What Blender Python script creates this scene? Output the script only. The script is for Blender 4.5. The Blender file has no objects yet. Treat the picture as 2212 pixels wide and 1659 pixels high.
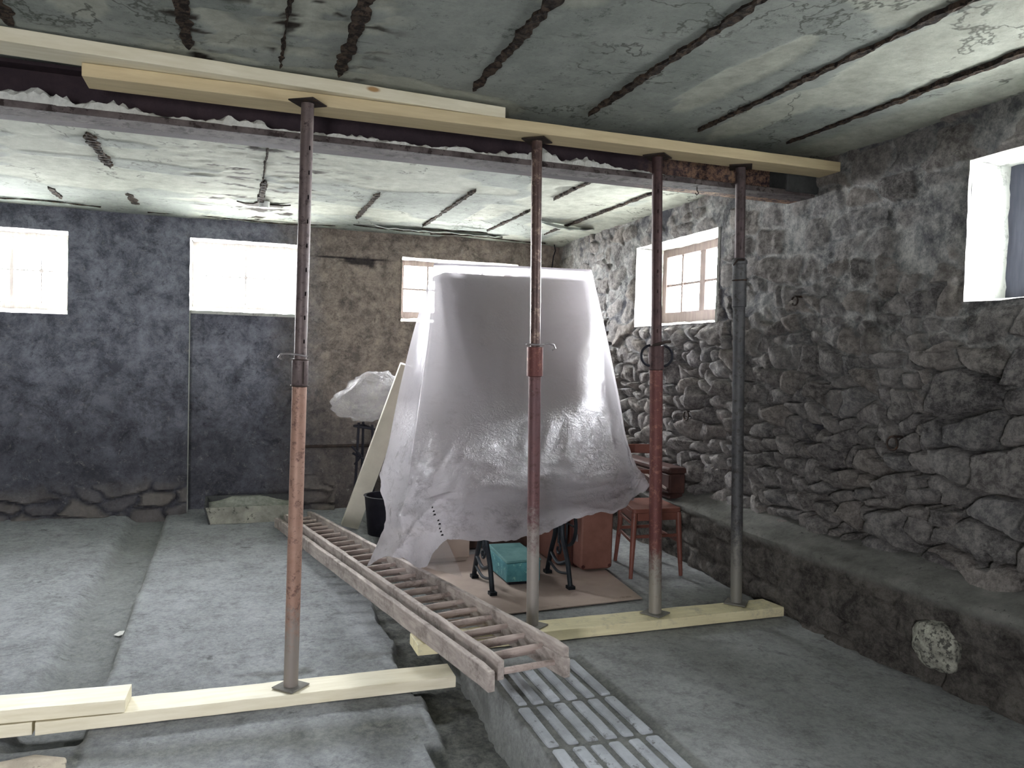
import bpy, math, random
import numpy as np
from mathutils import Vector, Matrix

# ------------------------------------------------------------------ camera, world, light, exposure
IW, IH = 2212, 1659
CX, CY = 1106.0, 829.5
VX = (6005.0, 905.0); VY = (512.0, 757.0)          # vanishing points of the room's two floor directions
F = math.sqrt(-((VX[0]-CX)*(VY[0]-CX)+(VX[1]-CY)*(VY[1]-CY)))
_n = lambda v: np.array(v, float)/np.linalg.norm(v)
dX = _n([VX[0]-CX, VX[1]-CY, F]); dY = _n([VY[0]-CX, VY[1]-CY, F]); dZ = np.cross(dX, dY)
EYE = np.array([0.0, 0.0, 1.6])

def ray(x, y):
    d = np.array([x-CX, y-CY, F]); return np.array([d@dX, d@dY, d@dZ])
def pz(x, y, z=0.0):
    r = ray(x, y); return EYE + r*(z-EYE[2])/r[2]
def py(x, y, Y):
    r = ray(x, y); return EYE + r*Y/r[1]
def px(x, y, X):
    r = ray(x, y); return EYE + r*X/r[0]

scn = bpy.context.scene
col = scn.collection
cd = bpy.data.cameras.new('camera'); cam = bpy.data.objects.new('camera', cd); col.objects.link(cam)
right = np.array([dX[0], dY[0], dZ[0]]); down = np.array([dX[1], dY[1], dZ[1]]); fwd = np.array([dX[2], dY[2], dZ[2]])
M = Matrix(((right[0], -down[0], -fwd[0], EYE[0]), (right[1], -down[1], -fwd[1], EYE[1]),
            (right[2], -down[2], -fwd[2], EYE[2]), (0, 0, 0, 1)))
cam.matrix_world = M
cd.sensor_fit = 'HORIZONTAL'; cd.sensor_width = 36.0; cd.lens = F*36.0/IW
cd.clip_start = 0.05
scn.camera = cam

scn.view_settings.view_transform = 'Standard'
scn.view_settings.look = 'None'
scn.view_settings.gamma = 1.0
scn.view_settings.use_curve_mapping = False
scn.view_settings.exposure = EXPOSURE = 2.8
try:
    scn.cycles.use_denoising = True
    scn.cycles.max_bounces = 10; scn.cycles.diffuse_bounces = 7
    scn.cycles.transparent_max_bounces = 12
    scn.cycles.sample_clamp_indirect = 8.0
    scn.cycles.caustics_reflective = False; scn.cycles.caustics_refractive = False
except Exception:
    pass

world = bpy.data.worlds.new('overcast_sky'); scn.world = world; world.use_nodes = True
wn = world.node_tree; wn.nodes.clear()
w_out = wn.nodes.new('ShaderNodeOutputWorld'); w_bg = wn.nodes.new('ShaderNodeBackground')
w_tc = wn.nodes.new('ShaderNodeTexCoord'); w_sep = wn.nodes.new('ShaderNodeSeparateXYZ'); w_r = wn.nodes.new('ShaderNodeValToRGB')
w_m = wn.nodes.new('ShaderNodeMath'); w_m.operation = 'MULTIPLY_ADD'; w_m.inputs[1].default_value = 0.5; w_m.inputs[2].default_value = 0.5
wn.links.new(w_tc.outputs['Generated'], w_sep.inputs[0]); wn.links.new(w_sep.outputs[2], w_m.inputs[0]); wn.links.new(w_m.outputs[0], w_r.inputs[0])
e = w_r.color_ramp.elements
e[0].position = 0.40; e[0].color = (0.43, 0.42, 0.41, 1)      # bright snowless ground outside
e[1].position = 0.54; e[1].color = (1.0, 0.985, 1.0, 1)
wn.links.new(w_r.outputs[0], w_bg.inputs[0])
w_s = wn.nodes.new('ShaderNodeMapRange')          # the overcast is much brighter on the side beyond the back wall
wn.links.new(w_sep.outputs[1], w_s.inputs[0]); w_s.inputs[1].default_value = -.7; w_s.inputs[2].default_value = .9
w_s.inputs[3].default_value = 7.0; w_s.inputs[4].default_value = 25.0
wn.links.new(w_s.outputs[0], w_bg.inputs[1])
wn.links.new(w_bg.outputs[0], w_out.inputs[0])

ZC = 2.81; YB = 7.7; XR = 3.2; XL = -3.4; YF = -2.2; ZR = 0.16   # ceiling, back wall, right wall, left wall, front wall, raised floor

def portal(name, loc, w, h, d):
    l = bpy.data.lights.new(name, 'AREA'); l.shape = 'RECTANGLE'; l.size = w; l.size_y = h
    l.cycles.is_portal = True
    o = bpy.data.objects.new(name, l); col.objects.link(o); o.location = loc
    o.rotation_euler = Vector(d).to_track_quat('-Z', 'Y').to_euler()
portal('daylight_portal', (-1.85, YB+.42, 2.23), 1.0, .8, (0, -1, 0))
portal('daylight_portal', (.07, YB+.42, 2.29), 1.0, .7, (0, -1, 0))
portal('daylight_portal', (2.11, YB+.42, 2.24), 1.3, .7, (0, -1, 0))
portal('daylight_portal', (XR+.42, 5.41, 2.22), 1.3, .8, (-1, 0, 0))
portal('daylight_portal', (XR+.42, 2.1, 2.24), 1.5, .8, (-1, 0, 0))
portal('daylight_portal', (-1.75, YF-.31, 1.15), 1.0, 1.9, (0, 1, 0))

# ------------------------------------------------------------------ numpy noise
def _hash(i, j, k, s):
    h = (i.astype(np.int64)*374761393 + j.astype(np.int64)*668265263 + k.astype(np.int64)*2147483647 + s*1274126177) & 0xffffffff
    h = ((h ^ (h >> 13))*1274126177) & 0xffffffff
    h = ((h ^ (h >> 16))*2246822519) & 0xffffffff
    return (h ^ (h >> 15)).astype(np.float64)/4294967295.0
def vnoise(x, y, z=None, s=0):
    x = np.asarray(x, float); y = np.asarray(y, float); z = np.zeros_like(x) if z is None else np.asarray(z, float)+0*x
    i, j, k = np.floor(x), np.floor(y), np.floor(z)
    u, v, w = x-i, y-j, z-k
    u = u*u*(3-2*u); v = v*v*(3-2*v); w = w*w*(3-2*w)
    r = 0
    for a in (0, 1):
        for b in (0, 1):
            for c in (0, 1):
                r = r + _hash(i+a, j+b, k+c, s)*(u if a else 1-u)*(v if b else 1-v)*(w if c else 1-w)
    return r*2-1
def fbm(x, y, z=None, s=0, o=4, g=.5):
    r = 0; a = 1; t = 0; f = 1
    for q in range(o):
        r = r + a*vnoise(np.asarray(x)*f, np.asarray(y)*f, None if z is None else np.asarray(z)*f, s+q*17); t += a; a *= g; f *= 2.03
    return r/t
def sstep(a, b, x):
    t = np.clip((x-a)/(b-a), 0, 1); return t*t*(3-2*t)
def stones(u, v, cw, ch, s=0):
    """rubble masonry: random id, 0 at the joints .. 1 on the stone, per-stone tilt"""
    u0, v0 = u, v
    u = u0 + .32*cw*vnoise(u0/cw*1.1, v0/ch*1.1, s=s+5)+.07*cw*fbm(u0/cw*4, v0/ch*4, s=s+7); v = v0 + .42*ch*vnoise(u0/cw*.8, v0/ch*.8, s=s+6)+.08*ch*fbm(u0/cw*4, v0/ch*4, s=s+8)
    j0 = np.floor(v/ch); f1 = np.full(u.shape, 9.); f2 = np.full(u.shape, 9.); idr = np.zeros(u.shape); tu = np.zeros(u.shape); tv = np.zeros(u.shape)
    zz = np.zeros(u.shape)
    for dj in (-1, 0, 1):
        j = j0+dj; off = _hash(j, zz, zz, s+1)*cw
        i0 = np.floor((u+off)/cw)
        for di in (-2, -1, 0, 1, 2):
            i = i0+di
            a = _hash(i, j, zz, s+2); b = _hash(i, j, zz, s+3); c = _hash(i, j, zz, s+4)
            du = ((u+off)/cw-(i+.15+.7*a)); dv = (v/ch-(j+.2+.6*b))
            d = (np.abs(du)**2.6+np.abs(dv)**2.6)**(1/2.6)*(1.25-.5*c)
            m = d < f1
            f2 = np.where(m, f1, np.minimum(f2, d)); f1 = np.where(m, d, f1)
            idr = np.where(m, c, idr); tu = np.where(m, du, tu); tv = np.where(m, dv, tv)
    return idr, f2-f1, tu, tv

# ------------------------------------------------------------------ mesh helpers
class MB:
    def __init__(s): s.v = []; s.f = []; s.m = []
    def add(s, vs, fs, mi=0):
        b = len(s.v); s.v += [tuple(map(float, p)) for p in vs]; s.f += [[b+i for i in f] for f in fs]; s.m += [mi]*len(fs); return s
    def box(s, a, b, mi=0):
        (x0, y0, z0), (x1, y1, z1) = a, b
        vs = [(x0, y0, z0), (x1, y0, z0), (x1, y1, z0), (x0, y1, z0), (x0, y0, z1), (x1, y0, z1), (x1, y1, z1), (x0, y1, z1)]
        return s.add(vs, [(0, 3, 2, 1), (4, 5, 6, 7), (0, 1, 5, 4), (1, 2, 6, 5), (2, 3, 7, 6), (3, 0, 4, 7)], mi)
    def hexa(s, lo, hi, mi=0):       # two quads of four points, bottom and top
        return s.add(list(lo)+list(hi), [(0, 3, 2, 1), (4, 5, 6, 7), (0, 1, 5, 4), (1, 2, 6, 5), (2, 3, 7, 6), (3, 0, 4, 7)], mi)
    def tube(s, pts, r, n=12, cap=True, mi=0, flat=None):
        pts = [Vector(p) for p in pts]; rs = r if isinstance(r, (list, tuple)) else [r]*len(pts)
        ref = None; rings = []
        for i, p in enumerate(pts):
            d = (pts[min(i+1, len(pts)-1)]-pts[max(i-1, 0)]).normalized()
            if ref is None: ref = d.orthogonal().normalized()
            ref = (ref-d*ref.dot(d)).normalized(); o = d.cross(ref)
            rings.append([p+(ref*math.cos(t)+o*math.sin(t)*(flat or 1))*rs[i] for t in [2*math.pi*k/n for k in range(n)]])
        vs = [q for rg in rings for q in rg]; fs = []
        for i in range(len(pts)-1):
            for k in range(n): fs.append((i*n+k, i*n+(k+1) % n, (i+1)*n+(k+1) % n, (i+1)*n+k))
        if cap: fs.append(list(range(n))[::-1]); fs.append([(len(pts)-1)*n+k for k in range(n)])
        return s.add(vs, fs, mi)
    def bar(s, p, q, w, h, up=(0, 0, 1), mi=0, off=0.0):   # rectangular section from p to q; w sideways, h along up
        p = Vector(p); q = Vector(q); d = (q-p).normalized(); side = d.cross(Vector(up)).normalized(); u = side.cross(d)
        c = [(-w/2, -h/2), (w/2, -h/2), (w/2, h/2), (-w/2, h/2)]
        a = [p+side*x+u*(y+off) for x, y in c]; b = [q+side*x+u*(y+off) for x, y in c]
        return s.add(a+b, [(0, 1, 2, 3), (7, 6, 5, 4), (0, 4, 5, 1), (1, 5, 6, 2), (2, 6, 7, 3), (3, 7, 4, 0)], mi)
    def prism(s, outline, o, ax, ay, az, t, mi=0):        # 2-D outline in plane (ax, ay), thickness t along az
        o = Vector(o); ax = Vector(ax); ay = Vector(ay); az = Vector(az); n = len(outline)
        a = [o+ax*x+ay*y for x, y in outline]; b = [p+az*t for p in a]
        return s.add(a+b, [list(range(n))[::-1], [n+i for i in range(n)]]+[(i, (i+1) % n, n+(i+1) % n, n+i) for i in range(n)], mi)
    def lathe(s, o, prof, n=24, ax=(0, 0, 1), mi=0):
        o = Vector(o); d = Vector(ax).normalized(); r0 = d.orthogonal().normalized(); r1 = d.cross(r0)
        vs = [o+d*h+(r0*math.cos(2*math.pi*k/n)+r1*math.sin(2*math.pi*k/n))*r for r, h in prof for k in range(n)]
        fs = [(i*n+k, i*n+(k+1) % n, (i+1)*n+(k+1) % n, (i+1)*n+k) for i in range(len(prof)-1) for k in range(n)]
        return s.add(vs, fs, mi)

def HX(lo, hi):
    n_ = len(lo); return MB().add(list(lo)+list(hi), [list(range(n_))[::-1], [n_+i for i in range(n_)]]+[(i, (i+1) % n_, n_+(i+1) % n_, n_+i) for i in range(n_)])
def org(o):
    v = Vector((0, 0, 0))
    while o is not None: v += o.location; o = o.parent
    return v
def mesh_obj(name, vs, fs, mats, parent=None, smooth=False, loc=None, mi=None, bevel=0, sub=0):
    base = Vector(loc) if loc is not None else (org(parent) if parent else Vector((0, 0, 0)))
    me = bpy.data.meshes.new(name)
    a = np.array(vs, float)-np.array(base)
    me.from_pydata([tuple(p) for p in a], [], [list(map(int, f)) for f in fs])
    for m in (mats if isinstance(mats, (list, tuple)) else [mats]): me.materials.append(m)
    if mi is not None: me.polygons.foreach_set('material_index', mi)
    if smooth: me.polygons.foreach_set('use_smooth', [True]*len(me.polygons))
    me.update()
    o = bpy.data.objects.new(name, me); col.objects.link(o)
    if parent is not None: o.parent = parent; o.location = base-org(parent)
    else: o.location = base
    if bevel:
        b = o.modifiers.new('bevel', 'BEVEL'); b.width = bevel; b.segments = 2; b.limit_method = 'ANGLE'; b.angle_limit = math.radians(35)
    if smooth:
        me.set_sharp_from_angle(angle=math.radians(42))
    if sub:
        q = o.modifiers.new('sub', 'SUBSURF'); q.levels = q.render_levels = sub
    return o
def build(mb, name, mats, parent=None, **k):
    return mesh_obj(name, mb.v, mb.f, mats, parent, mi=mb.m, **k)
def tag(o, label, cat, group=None, kind=None):
    o['label'] = label; o['category'] = cat
    if group: o['group'] = group
    if kind: o['kind'] = kind
    return o
def thing(name, label, cat, loc, group=None):
    o = bpy.data.objects.new(name, None); o.empty_display_size = .1; col.objects.link(o); o.location = loc
    return tag(o, label, cat, group)
def struct(o): o['kind'] = 'structure'; return o
def grid_faces(nu, nv, keep=None, flip=False):
    i, j = np.meshgrid(np.arange(nu-1), np.arange(nv-1), indexing='ij')
    if keep is not None: i = i[keep]; j = j[keep]
    i = i.ravel(); j = j.ravel(); a = i*nv+j
    f = np.stack([a, a+nv, a+nv+1, a+1], 1)
    return f[:, ::-1] if flip else f
def attr(o, name, r, g, b):
    ca = o.data.color_attributes.new(name, 'FLOAT_COLOR', 'POINT')
    c = np.stack([r, g, b, np.ones_like(r)], 1).astype(np.float32).ravel(); ca.data.foreach_set('color', c)

# ------------------------------------------------------------------ materials
class N:
    def __init__(s, name, rough=.85, metal=0, spec=.3):
        s.m = bpy.data.materials.new(name); s.m.use_nodes = True; s.t = s.m.node_tree; s.t.nodes.clear()
        s.out = s.t.nodes.new('ShaderNodeOutputMaterial'); s.b = s.t.nodes.new('ShaderNodeBsdfPrincipled')
        s.t.links.new(s.b.outputs[0], s.out.inputs[0])
        s.b.inputs['Roughness'].default_value = rough; s.b.inputs['Metallic'].default_value = metal
        s.b.inputs['Specular IOR Level'].default_value = spec
        s.pos = s.t.nodes.new('ShaderNodeNewGeometry').outputs['Position']
    def lk(s, a, b): s.t.links.new(a, b)
    def mapv(s, scale, rot=(0, 0, 0)):
        n = s.t.nodes.new('ShaderNodeMapping'); s.lk(s.pos, n.inputs[0]); n.inputs['Scale'].default_value = scale; n.inputs['Rotation'].default_value = rot; return n.outputs[0]
    def noise(s, scale, det=5, rough=.6, dist=0, vec=None, off=0):
        n = s.t.nodes.new('ShaderNodeTexNoise'); n.noise_dimensions = '4D'; n.inputs['W'].default_value = off
        s.lk(vec or s.pos, n.inputs['Vector']); n.inputs['Scale'].default_value = scale; n.inputs['Detail'].default_value = det
        n.inputs['Roughness'].default_value = rough; n.inputs['Distortion'].default_value = dist; return n.outputs[0]
    def vor(s, scale, vec=None, feat='F1'):
        n = s.t.nodes.new('ShaderNodeTexVoronoi'); n.feature = feat; s.lk(vec or s.pos, n.inputs['Vector']); n.inputs['Scale'].default_value = scale; return n.outputs[0]
    def ramp(s, fac, stops):
        n = s.t.nodes.new('ShaderNodeValToRGB'); s.lk(fac, n.inputs[0]); e = n.color_ramp.elements
        while len(e) < len(stops): e.new(.5)
        for q, (p, c) in zip(e, stops):
            q.position = p; q.color = (c, c, c, 1) if isinstance(c, (int, float)) else (*c, 1)
        return n.outputs[0]
    def mix(s, fac, a, b, mode='MIX'):
        n = s.t.nodes.new('ShaderNodeMix'); n.data_type = 'RGBA'; n.blend_type = mode
        for sock, v in ((n.inputs[0], fac), (n.inputs[6], a), (n.inputs[7], b)):
            if isinstance(v, (int, float)): sock.default_value = v if sock == n.inputs[0] else (v, v, v, 1)
            elif isinstance(v, tuple): sock.default_value = (*v, 1)
            else: s.lk(v, sock)
        return n.outputs[2]
    def math(s, op, a, b=None, c=None, clamp=False):
        n = s.t.nodes.new('ShaderNodeMath'); n.operation = op; n.use_clamp = clamp
        for q, v in enumerate((a, b, c)):
            if v is None: continue
            if isinstance(v, (int, float)): n.inputs[q].default_value = v
            else: s.lk(v, n.inputs[q])
        return n.outputs[0]
    def sep(s, v):
        n = s.t.nodes.new('ShaderNodeSeparateXYZ'); s.lk(v, n.inputs[0]); return n.outputs
    def att(s, name):
        n = s.t.nodes.new('ShaderNodeAttribute'); n.attribute_name = name; q = s.t.nodes.new('ShaderNodeSeparateColor'); s.lk(n.outputs['Color'], q.inputs[0]); return q.outputs
    def color(s, c):
        if isinstance(c, tuple): s.b.inputs['Base Color'].default_value = (*c, 1)
        else: s.lk(c, s.b.inputs['Base Color'])
        return s
    def bump(s, h, strength=.4, dist=.01):
        n = s.t.nodes.new('ShaderNodeBump'); s.lk(h, n.inputs['Height']); n.inputs['Strength'].default_value = strength; n.inputs['Distance'].default_value = dist
        s.lk(n.outputs[0], s.b.inputs['Normal']); return s
    def rough(s, v): s.lk(v, s.b.inputs['Roughness']); return s

def rgb(r, g, b):      # sRGB bytes to linear
    f = lambda c: (c/255/12.92) if c/255 <= .04045 else ((c/255+.055)/1.055)**2.4
    return (f(r), f(g), f(b))

def m_simple(name, c1, c2, scale=6, rough=.7, metal=0, bump=.2, spec=.3, c3=None, t=.6):
    n = N(name, rough, metal, spec); a = n.noise(scale, 6, .65); c = n.mix(n.ramp(a, [(.35, 0), (.65, 1)]), c1, c2)
    if c3: c = n.mix(n.ramp(n.noise(scale*2.3, 7, .7, off=3), [(t-.03, 0), (t+.03, 1)]), c, c3)
    n.color(c).bump(n.noise(scale*5, 5, .7, off=1), bump, .004); return n.m

# rubble wall: attribute R = stone id, G = plaster cover, B = recessed joint dirt
n = N('rubble_stone', .95, 0, .15); A = n.att('surf')
st = n.ramp(A[0], [(0, rgb(150, 146, 148)), (.35, rgb(188, 183, 181)), (.6, rgb(160, 160, 163)), (.8, rgb(194, 184, 176)), (1, rgb(124, 121, 125))])
P = n.sep(n.pos)
st = n.mix(n.ramp(n.noise(20, 12, .86), [(.44, 0), (.57, 1)]), n.mix(.45, st, rgb(84, 80, 82)), n.mix(.6, st, rgb(222, 217, 214)))
pl = n.mix(n.ramp(n.noise(11, 12, .88), [(.43, 0), (.57, 1)]), rgb(150, 152, 155), rgb(238, 236, 233))
pl = n.mix(n.ramp(n.noise(1.6, 6, .75, .4, off=4), [(.50, 0), (.62, 1)]), pl, rgb(100, 100, 108))
cm = n.mix(A[1], st, pl)
cm = n.mix(n.ramp(n.noise(3.1, 12, .86, off=7), [(.525, 0), (.60, 1)]), cm, n.mix(.62, cm, rgb(58, 57, 60)))
n.color(cm).bump(n.noise(22, 12, .85, off=2), 1.0, .05); M_RUBBLE = n.m
# bench: dark, dusty earth-filled masonry; G = top
n = N('sooty_bench_stone', .95, 0, .15); A = n.att('surf')
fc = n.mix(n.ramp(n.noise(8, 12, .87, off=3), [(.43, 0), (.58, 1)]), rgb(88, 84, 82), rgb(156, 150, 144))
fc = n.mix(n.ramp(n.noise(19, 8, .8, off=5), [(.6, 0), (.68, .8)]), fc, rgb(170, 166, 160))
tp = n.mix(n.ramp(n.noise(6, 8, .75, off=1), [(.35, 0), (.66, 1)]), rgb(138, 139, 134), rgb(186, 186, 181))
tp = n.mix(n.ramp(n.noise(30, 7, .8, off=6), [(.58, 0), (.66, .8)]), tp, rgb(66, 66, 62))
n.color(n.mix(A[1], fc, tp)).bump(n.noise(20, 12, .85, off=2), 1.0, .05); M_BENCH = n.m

n = N('lime_plaster_reveal', .9, 0, .2)
n.color(n.mix(n.ramp(n.noise(9, 7, .8), [(.52, 0), (.68, 1)]), rgb(226, 228, 222), rgb(120, 122, 116))).bump(n.noise(20, 6, .7), .4, .01); M_REVEAL = n.m

# back wall: sooty grey plaster to the left with the window glare's blue painted in, tan bare render to the right
n = N('sooty_glare_plaster', .95, 0, .15); A = n.att('surf'); P = n.sep(n.pos)
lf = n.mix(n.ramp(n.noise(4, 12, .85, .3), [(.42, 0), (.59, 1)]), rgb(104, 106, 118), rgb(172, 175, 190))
rt = n.mix(n.ramp(n.noise(7, 12, .86, .3, off=2), [(.42, 0), (.59, 1)]), rgb(120, 112, 108), rgb(190, 176, 165))
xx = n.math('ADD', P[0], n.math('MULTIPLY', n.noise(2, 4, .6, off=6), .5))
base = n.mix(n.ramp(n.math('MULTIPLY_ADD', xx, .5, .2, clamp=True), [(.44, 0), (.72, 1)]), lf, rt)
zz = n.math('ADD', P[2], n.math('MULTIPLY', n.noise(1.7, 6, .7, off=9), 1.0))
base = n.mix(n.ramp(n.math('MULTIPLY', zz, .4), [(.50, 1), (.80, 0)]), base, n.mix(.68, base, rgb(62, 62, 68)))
base = n.mix(n.ramp(n.noise(3.4, 8, .85, .8, off=5), [(.54, 0), (.62, 1)]), base, n.mix(.5, base, rgb(44, 44, 50)))
base = n.mix(n.ramp(n.noise(16, 9, .85, .6, off=12), [(.56, 0), (.66, .6)]), base, rgb(190, 186, 184))
base = n.mix(n.ramp(n.noise(13, 8, .85, 1.2, off=8), [(.56, 0), (.62, 1)]), base, n.mix(.5, base, rgb(40, 38, 44)))
base = n.mix(A[1], base, n.mix(n.noise(14, 6, .7, off=1), rgb(110, 104, 100), rgb(176, 168, 158)))
base = n.mix(A[2], base, rgb(38, 36, 44))
n.color(base).bump(n.noise(18, 12, .85), .9, .03); M_SOOT_GLARE = n.m

# ceiling: green-grey paint, peeled to pale plaster.  R = peeled
n = N('peeling_ceiling_paint', .85, 0, .2); A = n.att('surf')
gp = n.mix(n.ramp(n.noise(1.6, 12, .8), [(.42, 0), (.59, 1)]), rgb(136, 142, 138), rgb(164, 169, 164))
gp = n.mix(n.ramp(n.noise(14, 12, .86, off=3), [(.545, 0), (.61, 1)]), gp, rgb(96, 104, 98))
pp = n.mix(n.ramp(n.noise(10, 8, .75, off=2), [(.35, 0), (.7, 1)]), rgb(192, 197, 186), rgb(150, 150, 140))
lin = n.noise(6, 7, .7, .2, vec=n.mapv((.6, 5, 1)), off=2)
gp = n.mix(n.ramp(lin, [(.60, 0), (.66, .5)]), gp, rgb(78, 82, 78))
c = n.mix(A[0], gp, pp); c = n.mix(A[1], c, rgb(56, 50, 46))
c = n.mix(n.ramp(n.noise(38, 8, .85, off=13), [(.56, 0), (.68, .7)]), c, rgb(92, 98, 90))
ck = n.math('ABSOLUTE', n.math('SUBTRACT', n.noise(1.5, 6, .6, .3, off=14, vec=n.mapv((1, .8, 1))), .5))
c = n.mix(n.math('MULTIPLY', n.ramp(ck, [(.0025, 1), (.006, 0)]), n.ramp(n.noise(1.9, 3, .5, off=15), [(.5, 0), (.56, .8)])), c, rgb(74, 76, 70))
n.color(c).bump(n.noise(18, 12, .85), .6, .02); M_CEIL = n.m

# floors
def floor_mat(name, a, b, dirt, t=.58):
    n = N(name, .9, 0, .2); A = n.att('surf')
    c = n.mix(n.ramp(n.noise(2.2, 12, .82), [(.42, 0), (.59, 1)]), a, b)
    c = n.mix(n.ramp(n.noise(40, 5, .8, off=1), [(.35, 0), (.7, .45)]), c, rgb(212, 214, 214))
    c = n.mix(n.ramp(n.noise(11, 9, .85, .3, off=16), [(.38, .5), (.5, 0)]), c, dirt)
    c = n.mix(n.ramp(n.noise(4.5, 8, .8, .5, off=4), [(t, 0), (t+.08, .8)]), c, dirt)
    c = n.mix(n.ramp(n.noise(6, 8, .8, .6, off=7), [(.62, 0), (.69, .55)]), c, rgb(200, 202, 204))
    c = n.mix(A[0], c, n.mix(n.ramp(n.noise(30, 6, .8, off=9), [(.4, 0), (.62, 1)]), dirt, rgb(136, 138, 132)))
    n.color(c).bump(n.noise(25, 12, .85), .7, .02); return n.m
M_SLAB = floor_mat('worn_concrete', rgb(124, 128, 133), rgb(158, 162, 168), rgb(92, 94, 94))
M_RFLOOR = floor_mat('dark_concrete', rgb(132, 135, 136), rgb(160, 164, 165), rgb(96, 97, 97))
M_BRICK = m_simple('worn_paver', rgb(146, 150, 156), rgb(176, 181, 188), 7, .8, 0, .4, c3=rgb(110, 112, 112), t=.6)
M_DIRT = m_simple('packed_dirt', rgb(64, 66, 62), rgb(98, 98, 92), 12, .95, 0, .9)

def wood(name, a, b, ax='x', rough=.6, knots=None, grime=None, spec=.3):
    n = N(name, rough, 0, spec); s = {'x': (1, 9, 9), 'y': (9, 1, 9), 'z': (9, 9, 1)}[ax]
    g = n.noise(4, 6, .6, .25, vec=n.mapv(s)); c = n.mix(n.ramp(g, [(.3, 0), (.7, 1)]), a, b)
    if knots:
        v = n.vor(2.1, vec=n.mapv({'x': (.7, 1.8, 1.8), 'y': (1.8, .7, 1.8), 'z': (1.8, 1.8, .7)}[ax]))
        c = n.mix(n.ramp(v, [(.03, 1), (.055, 0)]), c, knots)
    if grime: c = n.mix(n.ramp(n.noise(7, 8, .8, off=3), [(.5, 0), (.64, .8)]), c, grime)
    n.color(c).bump(g, .2, .003); return n.m
M_PINE = wood('fresh_sawn_pine', rgb(218, 210, 184), rgb(238, 232, 212), knots=rgb(176, 140, 98))
M_PINE_DUSTY = wood('dusty_pine', rgb(208, 198, 160), rgb(230, 222, 186), knots=rgb(168, 140, 98), grime=rgb(170, 164, 144))
M_OCHRE = wood('yellow_pine', rgb(198, 180, 144), rgb(218, 202, 166), knots=rgb(150, 104, 56))
M_LADDER = wood('weathered_ladder_wood', rgb(138, 128, 124), rgb(188, 178, 172), ax='y', rough=.85, grime=rgb(96, 86, 82))
M_RUNG = wood('worn_rung_wood', rgb(150, 134, 128), rgb(194, 180, 174), ax='x', rough=.8, grime=rgb(102, 90, 86))
M_WARD = wood('dark_cabinet_wood', rgb(70, 54, 48), rgb(98, 78, 70), ax='z', rough=.6)
M_FRAME = wood('bloom_pale_window_wood', rgb(128, 120, 120), rgb(164, 156, 154), ax='z', rough=.8)  # paled to paint in the bloom over the left and middle back windows
M_FRAME2 = wood('brown_window_wood', rgb(92, 80, 78), rgb(126, 112, 108), ax='z', rough=.8)
M_FRAME3 = wood('dark_grey_window_wood', rgb(70, 72, 84), rgb(96, 98, 112), ax='z', rough=.8)
M_TROUGH = m_simple('grimy_pale_board', rgb(128, 128, 120), rgb(170, 170, 158), 8, .9, 0, .4, c3=rgb(80, 82, 76), t=.6)
M_SAND = m_simple('grey_sand', rgb(118, 122, 116), rgb(158, 160, 152), 25, .95, 0, .8)
M_TROUGHDK = m_simple('dark_stained_board', rgb(56, 58, 60), rgb(82, 84, 84), 9, .9, 0, .4)

def prop_mat(name, a, b, rust, dust=None, zt=.5, rough=.55, metal=.3):
    n = N(name, rough, metal, .4); P = n.sep(n.pos)
    c = n.mix(n.ramp(n.noise(9, 6, .7), [(.35, 0), (.65, 1)]), a, b)
    c = n.mix(n.ramp(n.noise(26, 7, .8, off=2), [(.52, 0), (.6, 1)]), c, rust)
    if dust:
        zz = n.math('ADD', P[2], n.math('MULTIPLY', n.noise(16, 8, .85, off=4), 1.1))
        c = n.mix(n.ramp(n.math('SUBTRACT', zz, zt, clamp=True), [(.40, 1), (.62, 0)]), c, dust)
        c = n.mix(n.ramp(n.noise(70, 5, .8, off=6), [(.62, 0), (.66, 1)]), c, n.mix(.5, c, dust))
    n.color(c).bump(n.noise(60, 6, .8), .3, .003); return n.m
M_P1LO = prop_mat('orange_rust_tube', rgb(164, 134, 120), rgb(146, 112, 98), rgb(112, 86, 78), rgb(140, 132, 127), .40)
M_P1UP = prop_mat('sooty_steel_tube', rgb(86, 76, 78), rgb(116, 102, 100), rgb(62, 50, 52), rough=.5)
M_P2LO = prop_mat('faded_red_tube', rgb(112, 80, 81), rgb(100, 76, 80), rgb(84, 58, 58), rgb(150, 144, 140), .75)
M_P2UP = prop_mat('splashed_steel_tube', rgb(104, 82, 76), rgb(72, 56, 56), rgb(140, 120, 108), rough=.4)
M_P3LO = prop_mat('red_painted_tube', rgb(106, 64, 61), rgb(92, 54, 54), rgb(134, 92, 80), rgb(150, 145, 137), .55)
M_P3UP = prop_mat('dark_red_steel_tube', rgb(84, 62, 62), rgb(68, 50, 51), rgb(56, 40, 42))
M_P4LO = prop_mat('dark_grey_tube', rgb(74, 74, 78), rgb(92, 92, 94), rgb(60, 56, 56), rgb(130, 128, 123), .62)
M_P4UP = prop_mat('brown_grey_steel_tube', rgb(90, 76, 78), rgb(70, 60, 62), rgb(62, 50, 50))
M_IRON = m_simple('rusty_iron', rgb(72, 62, 58), rgb(46, 40, 38), 14, .8, .4, .4, c3=rgb(92, 66, 50), t=.6)
M_PLATE = m_simple('dusty_grey_plate', rgb(104, 102, 98), rgb(132, 130, 124), 14, .85, .1, .3)
M_BRASSY = m_simple('bent_pin_steel', rgb(186, 182, 186), rgb(140, 134, 134), 14, .4, .6, .2)
n = N('soot_black_beam_steel', .8, .2, .3); P = n.sep(n.pos)
rp = n.math('MULTIPLY', n.ramp(n.math('MULTIPLY', P[0], .3), [(.62, 0), (.74, 1)]), n.ramp(n.noise(26, 7, .85, off=2), [(.44, 0), (.56, 1)]))
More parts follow.
